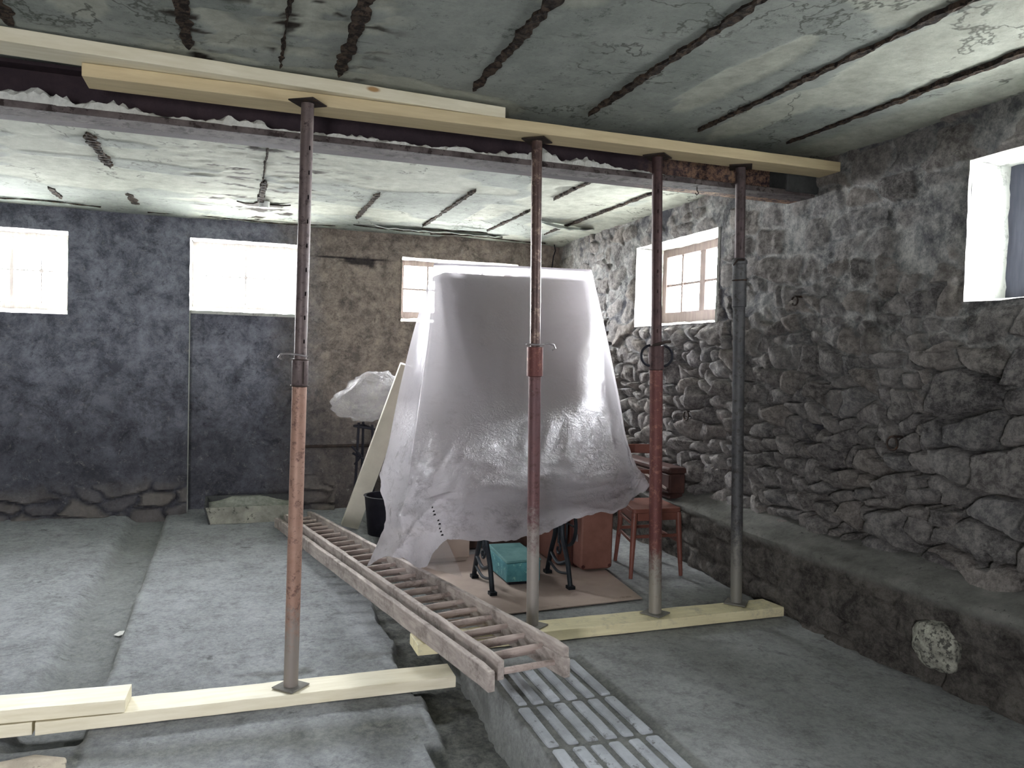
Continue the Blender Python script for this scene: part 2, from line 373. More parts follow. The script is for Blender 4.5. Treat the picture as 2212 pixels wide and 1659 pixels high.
n.color(n.mix(rp, n.mix(n.ramp(n.noise(5, 7, .75), [(.35, 0), (.7, 1)]), rgb(50, 42, 50), rgb(80, 66, 72)), rgb(168, 134, 112))).bump(n.noise(30, 7, .8), .5, .006); M_BEAM = n.m
M_FLANGE = m_simple('corroded_flange', rgb(70, 62, 64), rgb(112, 104, 104), 10, .85, .1, .6, c3=rgb(52, 44, 44), t=.55)
M_JOIST = m_simple('flaking_rust', rgb(52, 44, 38), rgb(84, 70, 60), 16, .95, .1, .8, c3=rgb(34, 28, 26), t=.5)
M_CRUMB = m_simple('fallen_plaster', rgb(196, 198, 196), rgb(228, 230, 228), 30, .95, 0, .8)
M_TEAL = m_simple('teal_tin', rgb(58, 110, 120), rgb(86, 142, 148), 12, .45, .1, .2, c3=rgb(140, 186, 178), t=.6)
M_TEALTOP = m_simple('dusty_teal', rgb(70, 112, 114), rgb(96, 134, 132), 9, .8, .1, .2)
M_CASE = m_simple('brown_suitcase_board', rgb(116, 80, 70), rgb(128, 90, 80), 12, .5, 0, .15)
M_CASEEDGE = m_simple('dark_suitcase_edge', rgb(62, 34, 34), rgb(82, 44, 40), 12, .5, 0, .15)
M_RED = m_simple('red_brown_chair_paint', rgb(106, 66, 58), rgb(126, 80, 70), 8, .4, 0, .15, c3=rgb(88, 48, 42), t=.64)
M_CHEST = m_simple('dark_brown_chest', rgb(62, 42, 40), rgb(86, 58, 52), 8, .6, 0, .3, c3=rgb(110, 92, 86), t=.66)
M_CAST = m_simple('black_cast_iron', rgb(30, 34, 40), rgb(48, 54, 60), 10, .5, .5, .3)
M_BLACK = m_simple('black_iron', rgb(26, 26, 34), rgb(40, 40, 50), 12, .6, .3, .2)
M_BOARD = m_simple('beige_hardboard', rgb(168, 152, 142), rgb(184, 168, 156), 3, .8, 0, .1, c3=rgb(140, 126, 116), t=.66)
M_WHITE = m_simple('cream_foam_board', rgb(214, 210, 196), rgb(230, 226, 212), 5, .7, 0, .1)
M_PAPER = m_simple('white_paper', rgb(232, 232, 228), rgb(214, 214, 210), 30, .8, 0, .1)
M_PALE = m_simple('pale_rough_stone', rgb(118, 118, 110), rgb(176, 176, 164), 22, .95, 0, .9, c3=rgb(80, 80, 76), t=.53)
M_TANSTONE = m_simple('tan_flagstone', rgb(150, 140, 126), rgb(188, 178, 160), 6, .9, 0, .6, c3=rgb(110, 106, 98), t=.58)
M_OUTER = m_simple('rough_render', rgb(120, 120, 118), rgb(150, 150, 146), 4, .9, 0, .4)
M_CERAMIC = m_simple('white_ceramic', rgb(214, 220, 218), rgb(228, 232, 230), 20, .4, 0, .05)

n = N('window_glass'); tr = n.t.nodes.new('ShaderNodeBsdfTransparent'); gl = n.t.nodes.new('ShaderNodeBsdfGlossy'); mx = n.t.nodes.new('ShaderNodeMixShader')
tr.inputs[0].default_value = (.93, .95, .95, 1); gl.inputs['Roughness'].default_value = .08; mx.inputs[0].default_value = .06
n.lk(tr.outputs[0], mx.inputs[1]); n.lk(gl.outputs[0], mx.inputs[2]); n.lk(mx.outputs[0], n.out.inputs[0]); M_GLASS = n.m

def sheet_mat(name, trans, dif, tl, gls, tint, dirt):
    n = N(name); T = n.t.nodes
    P = n.sep(n.pos)
    c = n.mix(n.math('MULTIPLY', n.ramp(n.noise(3.4, 9, .78, .3, vec=n.mapv((1, 1, 1.6)), off=2), [(.52, 0), (.66, .6)]), n.ramp(n.math('MULTIPLY', P[2], .5), [(.52, 1), (.72, .12)])), tint, dirt)
    bp = T.new('ShaderNodeBump'); n.lk(n.math('MULTIPLY', n.math('ABSOLUTE', n.math('SUBTRACT', n.noise(13, 7, .7, .5), .5)), n.ramp(n.math('MULTIPLY', P[2], .5), [(.46, 1.6), (.66, .15)])), bp.inputs['Height']); bp.inputs['Strength'].default_value = .8; bp.inputs['Distance'].default_value = .03
    a = T.new('ShaderNodeBsdfTransparent'); d = T.new('ShaderNodeBsdfDiffuse'); t = T.new('ShaderNodeBsdfTranslucent'); g = T.new('ShaderNodeBsdfGlossy')
    n.lk(c, d.inputs[0]); n.lk(c, t.inputs[0]); g.inputs['Roughness'].default_value = .2; g.inputs[0].default_value = (.9, .9, .95, 1)
    for q in (d, t, g): n.lk(bp.outputs[0], q.inputs['Normal'])
    def mx(f, x, y):
        m = T.new('ShaderNodeMixShader'); m.inputs[0].default_value = f; n.lk(x, m.inputs[1]); n.lk(y, m.inputs[2]); return m.outputs[0]
    s1 = mx(tl/(tl+dif), d.outputs[0], t.outputs[0]); s2 = mx(gls, s1, g.outputs[0]); s3 = mx(trans, s2, a.outputs[0])
    n.lk(s3, n.out.inputs[0]); return n.m
M_SHEET = sheet_mat('milky_plastic_sheet', .08, .15, .85, .09, rgb(222, 218, 224), rgb(110, 104, 112))
M_FLAP = sheet_mat('thin_clear_sheet', .78, .5, .5, .12, rgb(226, 224, 228), rgb(150, 144, 150))
M_MARK = m_simple('printed_black_ink', rgb(30, 30, 34), rgb(40, 40, 44), 10, .8)

# ------------------------------------------------------------------ room shell
def fslab(Y): return .027*(np.asarray(Y, float)-3.63)      # the old stable floor rises gently to the back

# left floor: gutter, slab, dirt channel
xs = np.concatenate([np.arange(XL, -1.4, .08), np.arange(-1.4, 1.16, .014)]); ys = np.concatenate([np.arange(YF, 2.3, .1), np.arange(2.3, YB+.36, .018)])
gx, gy = np.meshgrid(xs, ys, indexing='ij')
wob = .025*fbm(gy*1.4, gx*0, s=3); wob2 = .03*fbm(gy*3, gx*0+5, s=4)
gl_ = -.90+wob; gr_ = -.565+wob2*.5
gut = sstep(0, .13, gx-gl_+.02)*sstep(0, .018, gr_-gx)*sstep(3.5, 3.62, gy)
ch_edge = .82+wob2*1.3+.035*np.sign(vnoise(gy*4, gx*0, s=9))*(gy < 3.6)
chn = sstep(-.01, .025, gx-ch_edge)
hz = fslab(gy)+.006*fbm(gx*3, gy*3, s=11)+.003*fbm(gx*16, gy*16, s=12)
hz = hz-gut*.055-chn*(.05-.02*fbm(gx*9, gy*9, s=13))*sstep(6.9, 5.5, gy)
drt = np.clip(chn*sstep(6.9, 5.5, gy)+.75*sstep(3.50, 3.36, gy)*sstep(3.15, 3.35, gy+.12*fbm(gx*3, gy*3, s=19))*(gx < .8)
              +.5*sstep(.05, .5, fbm(gx*2.5, gy*2.5, s=15))*sstep(3.6, 3.3, gy)+gut*.45+sstep(.03, .0, np.abs(gx-gr_))*.7+.8*sstep(.35, .15, np.abs(gy-3.9))*sstep(.25, .5, fbm(gx*3, gy*7, s=21)), 0, 1)
o = struct(mesh_obj('floor', np.stack([gx, gy, hz], -1).reshape(-1, 3), grid_faces(len(xs), len(ys)), M_SLAB, smooth=True)); attr(o, 'surf', drt.ravel(), gut.ravel(), chn.ravel())
FLOOR = o
# raised floor on the right with the crumbling kerb
xs = np.concatenate([[1.045, 1.05, 1.055, 1.06, 1.07, 1.08, 1.09], np.arange(1.1, 3.26, .02)]); ys = np.concatenate([np.arange(YF, 2.2, .12), np.arange(2.2, YB+.3, .02)])
gx, gy = np.meshgrid(xs, ys, indexing='ij')
kerb = 1.085+.02*fbm(gy*4, gy*0, s=31)
t = sstep(-.03, .02, gx-kerb)
hz = -.12+(ZR+.12)*t+t*(.005*fbm(gx*3, gy*3, s=32)+.002*fbm(gx*20, gy*20, s=33))
hz = hz-.011*((gx > 1.09) & (gx < 1.60) & (gy < 3.5))
X_ = gx+(1-t)*.03*fbm(gy*9, hz*12, s=34)
o = struct(mesh_obj('floor', np.stack([X_, gy, hz], -1).reshape(-1, 3), grid_faces(len(xs), len(ys)), M_RFLOOR, smooth=True))
attr(o, 'surf', np.clip((1-t)*.7+.8*((gx > 1.09) & (gx < 1.61) & (gy < 3.5)), 0, 1).ravel(), t.ravel()*0, t.ravel()*0)
# the paved walkway: rows of narrow pavers with wide dirty joints
rnd = random.Random(5); mb = MB()
row_y = [3.46, 3.03, 2.665, 2.29, 1.9, 1.5]
for r in range(5):
    y1, y0 = row_y[r]-.010, row_y[r+1]+.010
    for k in range(6):
        x0 = 1.105+k*.078+.009+rnd.uniform(-.003, .003); x1 = x0+.057
        if r == 0 and k < 1: x0 += .01
        z = ZR+.002*rnd.uniform(-1, 1); j = lambda a=.003: rnd.uniform(-a, a)
        lo = [(x0+j(), y0+j(), z-.04), (x1+j(), y0+j(), z-.04), (x1+j(), y1+j(), z-.04), (x0+j(), y1+j(), z-.04)]
        hi = [(a+.004*(1 if q in (0, 3) else -1), b+.004*(1 if q < 2 else -1), z+j(.0015)) for q, (a, b, c) in enumerate(lo)]
        mb.hexa(lo, hi)
struct(build(mb, 'trim_1', M_BRICK, bevel=.010))['label'] = 'paved walkway of narrow grooved blocks'

# stone walls ----------------------------------------------------------------
def wall_grid(name, us, vs, hfun, place, mats, holes, flip, kind='wall'):
    gu, gv = np.meshgrid(us, vs, indexing='ij'); h, R, G, B = hfun(gu, gv)
    for (a, b, c, d) in holes:       # smooth off towards openings so the arris is crisp
        dd = np.maximum(np.maximum(a-gu, gu-b), np.maximum(c-gv, gv-d)); h = h*sstep(0, .05, dd)
    P = place(gu, gv, h)
    uc = (us[:-1]+us[1:])/2; vc = (vs[:-1]+vs[1:])/2; cu, cv = np.meshgrid(uc, vc, indexing='ij'); keep = np.ones(cu.shape, bool)
    for (a, b, c, d) in holes: keep &= ~((cu > a) & (cu < b) & (cv > c) & (cv < d))
    o = struct(mesh_obj(name, P.reshape(-1, 3), grid_faces(len(us), len(vs), keep, flip), mats, smooth=True)); attr(o, 'surf', R.ravel(), G.ravel(), B.ravel()); return o
def snap(arr, vals):
    arr = np.array(arr)
    for v in vals: arr[np.argmin(np.abs(arr-v))] = v
    return np.unique(arr)

W_R = [(4.81, 6.01, 1.89, 2.555), (1.45, 2.79, 1.915, 2.57)]
W_B = [(-2.33, -1.38, 1.87, 2.58), (-.41, .545, 1.99, 2.60), (1.51, 2.71, 1.93, 2.555)]
def h_right(u, v):
    big = sstep(-.02, .02, fbm(u*1.3, v*1.6, s=41)+.22*sstep(4.4, 3.0, u)-.05)
    i1, e1, a1, b1 = stones(u, v, .27, .175, 42); i2, e2, a2, b2 = stones(u, v, .15, .105, 43)
    s1 = sstep(.015, .15, e1)*(.62+.7*i1)+.25*sstep(.1, .5, e1); s2 = sstep(.015, .17, e2)*(.62+.6*i2)+.2*sstep(.1, .5, e2)
    m = big > .5; st_ = np.where(m, s1, s2); sid = np.where(m, i1, i2); e = np.where(m, e1, e2)
    amp = .088-.04*sstep(1.3, 2.3, v)
    hs = st_*amp*(1+.5*np.where(m, a1*(i1-.5)*2+b1*(.5-i1), a2*(i2-.5)*2+b2))+.016*fbm(u*13, v*13, s=44, o=6, g=.6)+.014*fbm(u*5, v*5, s=45)-.02*(_hash(np.floor(sid*997), u*0, u*0, 3) < .12)*st_
    cover = sstep(.95, 2.05, v+.60*fbm(u*1.2, v*1.6, s=46)+.34*sstep(4.9, 3.2, u))
    hp = -.022+.066*cover+.018*fbm(u*4, v*4, s=47)+(.018*fbm(u*15, v*9, s=48, o=6, g=.62))*(.45+.9*(1-cover))
    k = .008; mx = np.maximum(hs, hp); h = mx+k*np.exp(-np.abs(hs-hp)/k)*.5-.01
    G = sstep(-.006, .008, hp-hs); B = sstep(.10, .0, e)*(1-G)
    h = h+.05*sstep(.9, .62, v)*sstep(.25, .5, fbm(u*2.1, v*0+3, s=49))
    return h-.02, sid, G, B
ys = snap(np.concatenate([np.arange(YF, 2.0, .08), np.arange(2.0, YB+.06, .0095)]), [1.45, 2.79, 4.81, 6.01]); zs = snap(np.arange(.45, 2.86, .0095), [1.89, 2.555, 1.915, 2.57])
wall_grid('wall_right', ys, zs, h_right, lambda u, v, h: np.stack([XR-h, u, v], -1), M_RUBBLE, W_R, False)

def h_back(u, v):
    i1, e1, a1, b1 = stones(u, v, .30, .14, 51); s1 = sstep(0, .25, e1)*(.4+.8*i1)
    low = sstep(.52, .22, v+.16*fbm(u*2, v*2, s=52))*(u < .9)
    h = .008*fbm(u*3, v*3, s=53)+.007*fbm(u*12, v*12, s=54, o=5)+low*(s1*.06+.02*fbm(u*9, v*9, s=58, o=5)-.01)
    flake = sstep(.05, .12, fbm(u*2.2, v*3.2, s=55, o=5)); h = h+.006*flake
    nic = (u > -.41) & (u < .545)
    cl = 2.515+.022*fbm(u*5, u*0, s=56, o=4)
    B = sstep(.010, .004, np.abs(v-cl))*(u > .60)*(u < 1.48)*sstep(.5, .2, np.abs(u-1.02))
    B = np.maximum(B, .85*sstep(1.0, .6, np.hypot((u-1.08)/.20, (v-2.485)/.055)+.7*fbm(u*9, v*14, s=57)))
    h = h-.012*B
    return np.where(nic, h*.3, h), i1, low*s1*.55*(1-nic), B
xs = snap(np.concatenate([np.arange(XL, -2.4, .08), np.arange(-2.4, XR+.05, .016)]), [-2.33, -1.38, -.41, .545, 1.51, 2.71]); zs = snap(np.arange(0, 2.86, .016), [1.87, 2.58, 1.99, 2.6, 1.93, 2.555, 0])
holes = [W_B[0], (-.41, .545, -1, 2.60), W_B[2]]
wall_grid('wall_back', xs, zs, h_back, lambda u, v, h: np.stack([u, YB-h, v], -1), M_SOOT_GLARE, holes, False)
# blocked doorway panel, set back in its niche under the middle window
xs2 = np.arange(-.42, .56, .02); zs2 = np.concatenate([np.arange(0, 1.99, .02), [1.99]])
wall_grid('wall_back', xs2, zs2, lambda u, v: (.004*fbm(u*4, v*4, s=61), u*0, u*0, u*0), lambda u, v, h: np.stack([u, YB+.16-h, v], -1), M_SOOT_GLARE, [], False)

def opening_shell(name, axis, c, rect, out, sill=.05, splay=.02, mats=None, floor_=True):
    """the reveals of one opening, c = wall plane, out = depth towards outside"""
    a, b, z0, z1 = rect; mb = MB(); N_ = 14; rr = random.Random(int(a*100)+7)
    def pt(u, d, z): return (u, c+d, z) if axis == 'y' else (c+d, u, z)
    def strip(u0, za, u1, zb, ub0, zba, ub1, zbb):     # front edge line -> back edge line
        vs = []; 
        for i in range(N_+1):
            t = i/N_
            for k in range(5):
                q = k/4; u = (u0+(u1-u0)*t)*(1-q)+(ub0+(ub1-ub0)*t)*q; z = (za+(zb-za)*t)*(1-q)+(zba+(zbb-zba)*t)*q
                e = .006 if 0 < k < 4 else (.003 if k == 0 else 0)
                vs.append(pt(u+rr.uniform(-e, e), out*q-(.02 if k == 0 else 0), z+rr.uniform(-e, e)))
        mb.add(vs, [(i*5+k, (i+1)*5+k, (i+1)*5+k+1, i*5+k+1) for i in range(N_) for k in range(4)])
    strip(a, z1, b, z1, a+splay, z1-.01, b-splay, z1-.01); mb.v = mb.v
    def rim():
        q = out; e_ = .06; i_ = [(a+splay-.012, z0+(sill if floor_ else 0)-.012), (b-splay+.012, z0+(sill if floor_ else 0)-.012), (b-splay+.012, z1+.002), (a+splay-.012, z1+.002)]; o_ = [(a-e_, z0-e_), (b+e_, z0-e_), (b+e_, z1+e_), (a-e_, z1+e_)]
        mb.add([pt(u, q, z) for u, z in i_]+[pt(u, q, z) for u, z in o_], [(k, (k+1) % 4, 4+(k+1) % 4, 4+k) for k in range(4)])
    rim()
    strip(a, z0, a, z1, a+splay, z0+sill, a+splay, z1-.01)
    strip(b, z0, b, z1, b-splay, z0+sill, b-splay, z1-.01)
    if floor_: strip(a, z0, b, z0, a+splay, z0+sill, b-splay, z0+sill)
    o = struct(build(mb, name, M_REVEAL, smooth=True)); return o

def window(idx, axis, c, rect, cols, fw=.045, thick=.05, mull=None, rows=2):
    """frame c = plane of the sash; cols = list of (thickness) vertical bars as fractions"""
    a, b, z0, z1 = rect; mb = MB(); M_F = M_FRAME if idx < 3 else (M_FRAME2 if idx < 5 else M_FRAME3); hb = .005 if idx < 3 else .009
    def bx(u0, u1, za, zb, d0, d1, m):
        if axis == 'y': m.box((u0, c+d0, za), (u1, c+d1, zb))
        else: m.box((c+d0, u0, za), (c+d1, u1, zb))
    e = .03
    bx(a-e, a+fw, z0-e, z1+e, 0, thick, mb); bx(b-fw, b+e, z0-e, z1+e, 0, thick, mb)
    bx(a+fw, b-fw, z1-fw, z1+e, 0, thick, mb); bx(a+fw, b-fw, z0-e, z0+fw*1.2, 0, thick, mb)
    root = struct(build(mb, 'window_%d' % idx, M_F, bevel=.004, loc=((a+b)/2, c, z0) if axis == 'y' else (c, (a+b)/2, z0)))
    m2 = MB()
    for f, w in cols: u = a+(b-a)*f; bx(u-w/2, u+w/2, z0+fw, z1-fw, .008, thick-.008, m2)
    for k in range(1, rows): z = z0+(z1-z0)*k/rows; bx(a+fw, b-fw, z-hb, z+hb, .012, thick-.012, m2)
    for f, w in cols:      # little diamond plates where the bars cross
        u = a+(b-a)*f; z = (z0+z1)/2
        if w < .03:
            q = .024; o_ = [(0, q), (q, 0), (0, -q), (-q, 0)]
            ax = (1, 0, 0) if axis == 'y' else (0, 1, 0); pl_ = (u, c+.004, z) if axis == 'y' else (c+.004, u, z)
            m2.prism(o_, pl_, ax, (0, 0, 1), (0, 1, 0) if axis == 'y' else (1, 0, 0), .01)
    build(m2, 'glazing_bar', M_F, root)
    m3 = MB(); bx(a+.01, b-.01, z0+.01, z1-.01, thick*.5-.002, thick*.5+.002, m3); build(m3, 'pane', M_GLASS, root)
    return root
opening_shell('trim_2', 'y', YB, W_B[0], .34, .07); opening_shell('trim_3', 'y', YB, (-.41, .545, 1.95, 2.60), .34, .04)
opening_shell('trim_4', 'y', YB, W_B[2], .34, .07)
opening_shell('trim_5', 'x', XR, W_R[0], .36, .06, .0); opening_shell('trim_6', 'x', XR, W_R[1], .36, .05, .0)
# niche cheeks of the blocked doorway
mb = MB().add([(-.41, YB-.01, 0), (-.41, YB+.17, 0), (-.41, YB+.17, 2.0), (-.41, YB-.01, 2.0)], [(0, 1, 2, 3)])
mb.add([(.545, YB-.01, 0), (.545, YB+.17, 0), (.545, YB+.17, 2.0), (.545, YB-.01, 2.0)], [(3, 2, 1, 0)])
mb.box((-.42, YB+.155, 1.93), (.555, YB+.34, 1.992))
struct(build(mb, 'trim_7', M_SOOT_EDGE if False else M_REVEAL))
window(1, 'y', YB+.22, (-2.31, -1.40, 1.93, 2.57), [(.5, .03), (.25, .010), (.75, .010)], fw=.035)
window(2, 'y', YB+.20, (-.385, .52, 1.99, 2.585), [(.5, .014)], fw=.035)
window(3, 'y', YB+.20, (1.53, 2.69, 1.985, 2.545), [(.5, .05), (.25, .016), (.75, .016)])
window(4, 'x', XR+.24, (4.81, 6.01, 1.945, 2.545), [(.5, .075), (.25, .024), (.75, .024)], fw=.06)
window(5, 'x', XR+.24, (1.45, 2.79, 1.96, 2.56), [(.5, .06), (.25, .016), (.75, .016)], fw=.10)

# solid outer masonry behind the inner skins, pierced at the openings
def pierced(name, axis, c0, c1, umin, umax, zmin, zmax, holes, m=M_OUTER):
    holes = [(a_-.03, b_+.03, c_-.03, d_+.03) for a_, b_, c_, d_ in holes]
    us = sorted({umin, umax, *[h[0] for h in holes], *[h[1] for h in holes]}); zs = sorted({zmin, zmax, *[h[2] for h in holes], *[h[3] for h in holes]})
    mb = MB()
    for i in range(len(us)-1):
        for j in range(len(zs)-1):
            uc = (us[i]+us[i+1])/2; zc = (zs[j]+zs[j+1])/2
            if any(h[0] < uc < h[1] and h[2] < zc < h[3] for h in holes): continue
            if axis == 'y': mb.box((us[i], c0, zs[j]), (us[i+1], c1, zs[j+1]))
            else: mb.box((c0, us[i], zs[j]), (c1, us[i+1], zs[j+1]))
    return struct(build(mb, name, m))
pierced('wall_back', 'y', YB+.19, YB+.36, XL-.3, XR+.4, -.3, 3.1, [(a, b, c, d) for a, b, c, d in (W_B[0], (-.41, .545, 1.97, 2.60), W_B[2])])
pierced('wall_right', 'x', XR+.06, XR+.36, YF-.3, YB+.2, -.3, 3.1, W_R)
pierced('wall_left', 'x', XL-.3, XL, YF-.3, YB+.3, -.3, 3.1, [])
pierced('wall_front', 'y', YF-.3, YF, XL, XR+.1, -.3, 3.1, [(-2.2, -1.3, .25, 2.05)])

# ceiling --------------------------------------------------------------------
JX = [(-.82, .085, 1), (-.20, .062, 1), (.155, .016, 1), (.40, .062, 1), (.99, .06, 1), (1.62, .05, 1), (2.245, .042, 1), (2.80, .045, 1)]
xs = np.concatenate([np.arange(XL, -2.0, .1), np.arange(-2.0, XR+.06, .02)]); ys = np.concatenate([np.arange(YF, 2.1, .1), np.arange(2.1, YB+.06, .02)])
gx, gy = np.meshgrid(xs, ys, indexing='ij')
back = sstep(3.8, 4.2, gy)
crumb = sstep(.55, .30, np.abs(gx-.10))*sstep(-.35, .15, fbm(gx*3, gy*3, s=71)+.1+.25*back)+back*sstep(-.5, 0, .35-np.abs(gx-.35))*.3
flk = fbm(gx*5, gy*9, s=72, o=5)
peel = np.clip(sstep(-.02, .04, flk)*np.clip(crumb*1.3, 0, 1)+sstep(.18, .22, fbm(gx*.9+3, gy*1.6, s=73, o=3))*.8+sstep(.07, .1, fbm(gx*1.3, gy*.9+2.3, s=74, o=3)-.3*(gx < 1.9))*.9*(gx > 1.8), 0, 1)
for (cx_, cy_, ax_, ay_) in ((2.55, 2.2, .26, .75), (2.05, 1.75, .35, .5), (2.42, 3.35, .14, .45), (2.0, 2.9, .10, .5), (-.55, 3.1, .12, .3)):
    peel = np.maximum(peel, .95*sstep(1.02, .95, np.hypot((gx-cx_)/ax_, (gy-cy_)/ay_)+.45*fbm(gx*3, gy*3, s=178)))
peel = np.clip(peel+sstep(2.86, 3.0, gx+.05*fbm(gx*4, gy*2, s=79)), 0, 1)
stain = np.clip(sstep(.30, .42, fbm(gx*6, gy*14, s=75, o=5))*crumb*1.2, 0, 1)
hz = ZC+.010*fbm(gx*1.2, gy*1.2, s=76)+.007*peel+.004*sstep(.1, .3, flk)*crumb
hz = hz-.035*sstep(7.25, 7.7, gy)-.02*sstep(2.9, 3.2, gx)+.02*sstep(.2, .5, fbm(gx*2, gy*1.2, s=77))*back*(gx > 1.9)
o = struct(mesh_obj('ceiling', np.stack([gx, gy, hz], -1).reshape(-1, 3), grid_faces(len(xs), len(ys), flip=True), M_CEIL, smooth=True)); attr(o, 'surf', peel.ravel(), stain.ravel(), stain.ravel()*0)
struct(build(MB().box((XL-.3, YF-.3, 2.9), (XR+.4, YB+.36, 3.1)), 'ceiling', M_OUTER))

def ragged(x, w, y0, y1, s, zo=0.0):      # a rusty joist flange showing through a torn slot in the plaster
    yy = np.arange(y0, y1, .018); n_ = len(yy)
    tap = np.minimum(1, np.minimum((yy-y0)/.10+.15, (y1-yy)/.10+.15))*(.85+.3*vnoise(yy*25, yy*0, s=s+4))
    l = x-w/2*tap+.016*fbm(yy*14, yy*0, s=s, o=5, g=.75); r = x+w/2*tap+.016*fbm(yy*14, yy*0+7, s=s+1, o=5, g=.75)
    zb = ZC-.006+.004*fbm(yy*20, yy*0, s=s+2)-.0+zo
    vs = []; fs = []
    for i in range(n_):
        vs += [(l[i], yy[i], ZC+.03), (l[i]+.003, yy[i], zb[i]), (x, yy[i], zb[i]-.004*math.sin(i*1.7)), (r[i]-.003, yy[i], zb[i]), (r[i], yy[i], ZC+.03)]
    for i in range(n_-1):
        for k in range(4): fs.append((i*5+k, i*5+k+1, i*5+k+6, i*5+k+5))
    return vs, fs
segs = [[(YF, 3.50), (5.06, 5.98), (6.86, 7.45)], [(YF, 3.48)], [(YF, 3.56), (4.7, 6.7)], [(YF, 3.56)], [(YF, 3.49), (5.95, 7.2)], [(YF, 3.62), (5.55, 7.3)], [(YF, 3.62), (4.9, 5.62), (6.1, 7.3)], [(YF, 3.62), (5.0, 7.2)]]
for q, ((x, w, _), sg) in enumerate(zip(JX, segs)):
    mb = MB()
    for k, (a, b) in enumerate(sg):
        vs, fs = ragged(x, w*(1 if k == 0 else .8), a, b, 80+q*7+k*3, -.004); mb.add(vs, fs)
    if q == 0: vs, fs = ragged(-1.38, .05, 6.9, 7.43, 190); mb.add(vs, fs)
    if q == 2:      # the burst at the end of the crack, with its sideways tear
        vs, fs = ragged(.165, .05, 5.9, 6.85, 195, -.008); mb.add(vs, fs)
        P_ = [(-.02, 6.80), (.05, 6.86), (.11, 6.84), (.17, 6.70), (.24, 6.84), (.32, 6.83), (.40, 6.78), (.31, 6.90), (.17, 6.95), (.06, 6.93)]
        mb.prism(P_, (0, 0, ZC-.012), (1, 0, 0), (0, 1, 0), (0, 0, 1), .01)
    struct(build(mb, 'trim_%d' % (8+q), M_JOIST))
# cracks where the ceiling board sags at the back wall
mb = MB()
for (xa, xb, yv, s) in ((-2.0, -1.05, 7.50, 1), (-.75, .9, 7.57, 2), (1.0, 2.5, 7.45, 3), (1.6, 2.3, 7.28, 4), (1.75, 3.0, 7.56, 5)):
    pts = [(x, yv+.05*float(fbm(np.array(x*2.), np.array(0.), s=s)), ZC-.028-.008*math.sin(x*5)) for x in np.arange(xa, xb, .05)]
    mb.tube(pts, [.003+.008*abs(math.sin(i*.9+s)) for i in range(len(pts))], 5, flat=.5)
struct(build(mb, 'trim_16', M_JOIST))
# a torn lip of ceiling board hanging near the right wall
def lip(pts, dz, name):
    vs = []; 
    for (x, y), d in zip(pts, dz): vs += [(x, y, ZC-.005), (x-.02, y-.10-.25*d, ZC-.01-d)]
    n_ = len(pts); m_ = MB().add(vs+[(a, b, c+.006) for a, b, c in vs], [(2*i, 2*i+1, 2*i+3, 2*i+2) for i in range(n_-1)]+[(2*n_+2*i, 2*n_+2*i+2, 2*n_+2*i+3, 2*n_+2*i+1) for i in range(n_-1)]+[(2*i+1, 2*n_+2*i+1, 2*n_+2*i+3, 2*i+3) for i in range(n_-1)])
    return struct(build(m_, name, M_CERAMIC, smooth=True))
lip([(2.45+.06*i, 6.55+.02*i) for i in range(12)], [.0, .02, .035, .04, .05, .04, .05, .035, .03, .03, .015, 0], 'trim_17')
lip([(1.2+.07*i, 7.5+.01*(i % 3)) for i in range(20)], [.0, .02, .03, .02, .03, .02, .035, .02, .03, .03, .015, .02, .03, .02, .03, .03, .02, .03, .01, 0], 'trim_18')

# stone bench (old manger base) along the right wall
ys = np.concatenate([np.arange(YF, 2.0, .1), np.arange(2.0, YB+.04, .0125)]); ss = np.linspace(0, 1, 72)
gy, gs = np.meshgrid(ys, ss, indexing='ij')
bx_ = np.interp(gy, [1.5, 2.3, 3.1, 3.7, 4.2, 5.1, 7.7], [3.1, 3.06, 3.0, 3.0, 3.04, 3.10, 3.10])
tx = 2.95+.02*fbm(gy*2, gy*0, s=91)
pt = [(0, XR+.05, .70), (.34, 2.99, .61), (.40, None, .585), (.47, None, .53), (1, None, .10)]
sv = np.array([0, .36, .42, .50, 1.0]); 
X = np.empty_like(gy); Z = np.empty_like(gy)
zt = np.interp(gs, sv, [.70, .605, .585, .53, .10])
x_top = np.interp(gs, [0, .36, .42], [XR+.06, 2.97, 2.95])
fr = np.clip((gs-.42)/.58, 0, 1)
X = np.where(gs < .42, x_top+(tx-2.95), (tx*(1-fr)+(bx_-.01)*fr))
i1, e1, _, _ = stones(gy, zt, .26, .15, 92); s1 = sstep(0, .28, e1)*(.3+.9*i1)
h = sstep(.42, .50, gs)*(s1*.032-.012+.022*fbm(gy*8, zt*8, s=93, o=6, g=.6)+.03*fbm(gy*2, zt*2, s=94))
X = X-h; Z = zt+.010*fbm(gy*4, X*4, s=95, o=5)*(gs < .5)+.02*fbm(gy*1.5, gy*0, s=96)*sstep(1, .5, gs)
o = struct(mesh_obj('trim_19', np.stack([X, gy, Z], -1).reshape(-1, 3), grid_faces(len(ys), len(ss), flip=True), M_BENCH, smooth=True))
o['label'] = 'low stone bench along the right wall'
attr(o, 'surf', (i1*.5+.0).ravel(), sstep(.50, .42, gs).ravel(), (sstep(.12, 0, e1)*(gs > .45)*.8+.35*(gs > .45)).ravel())

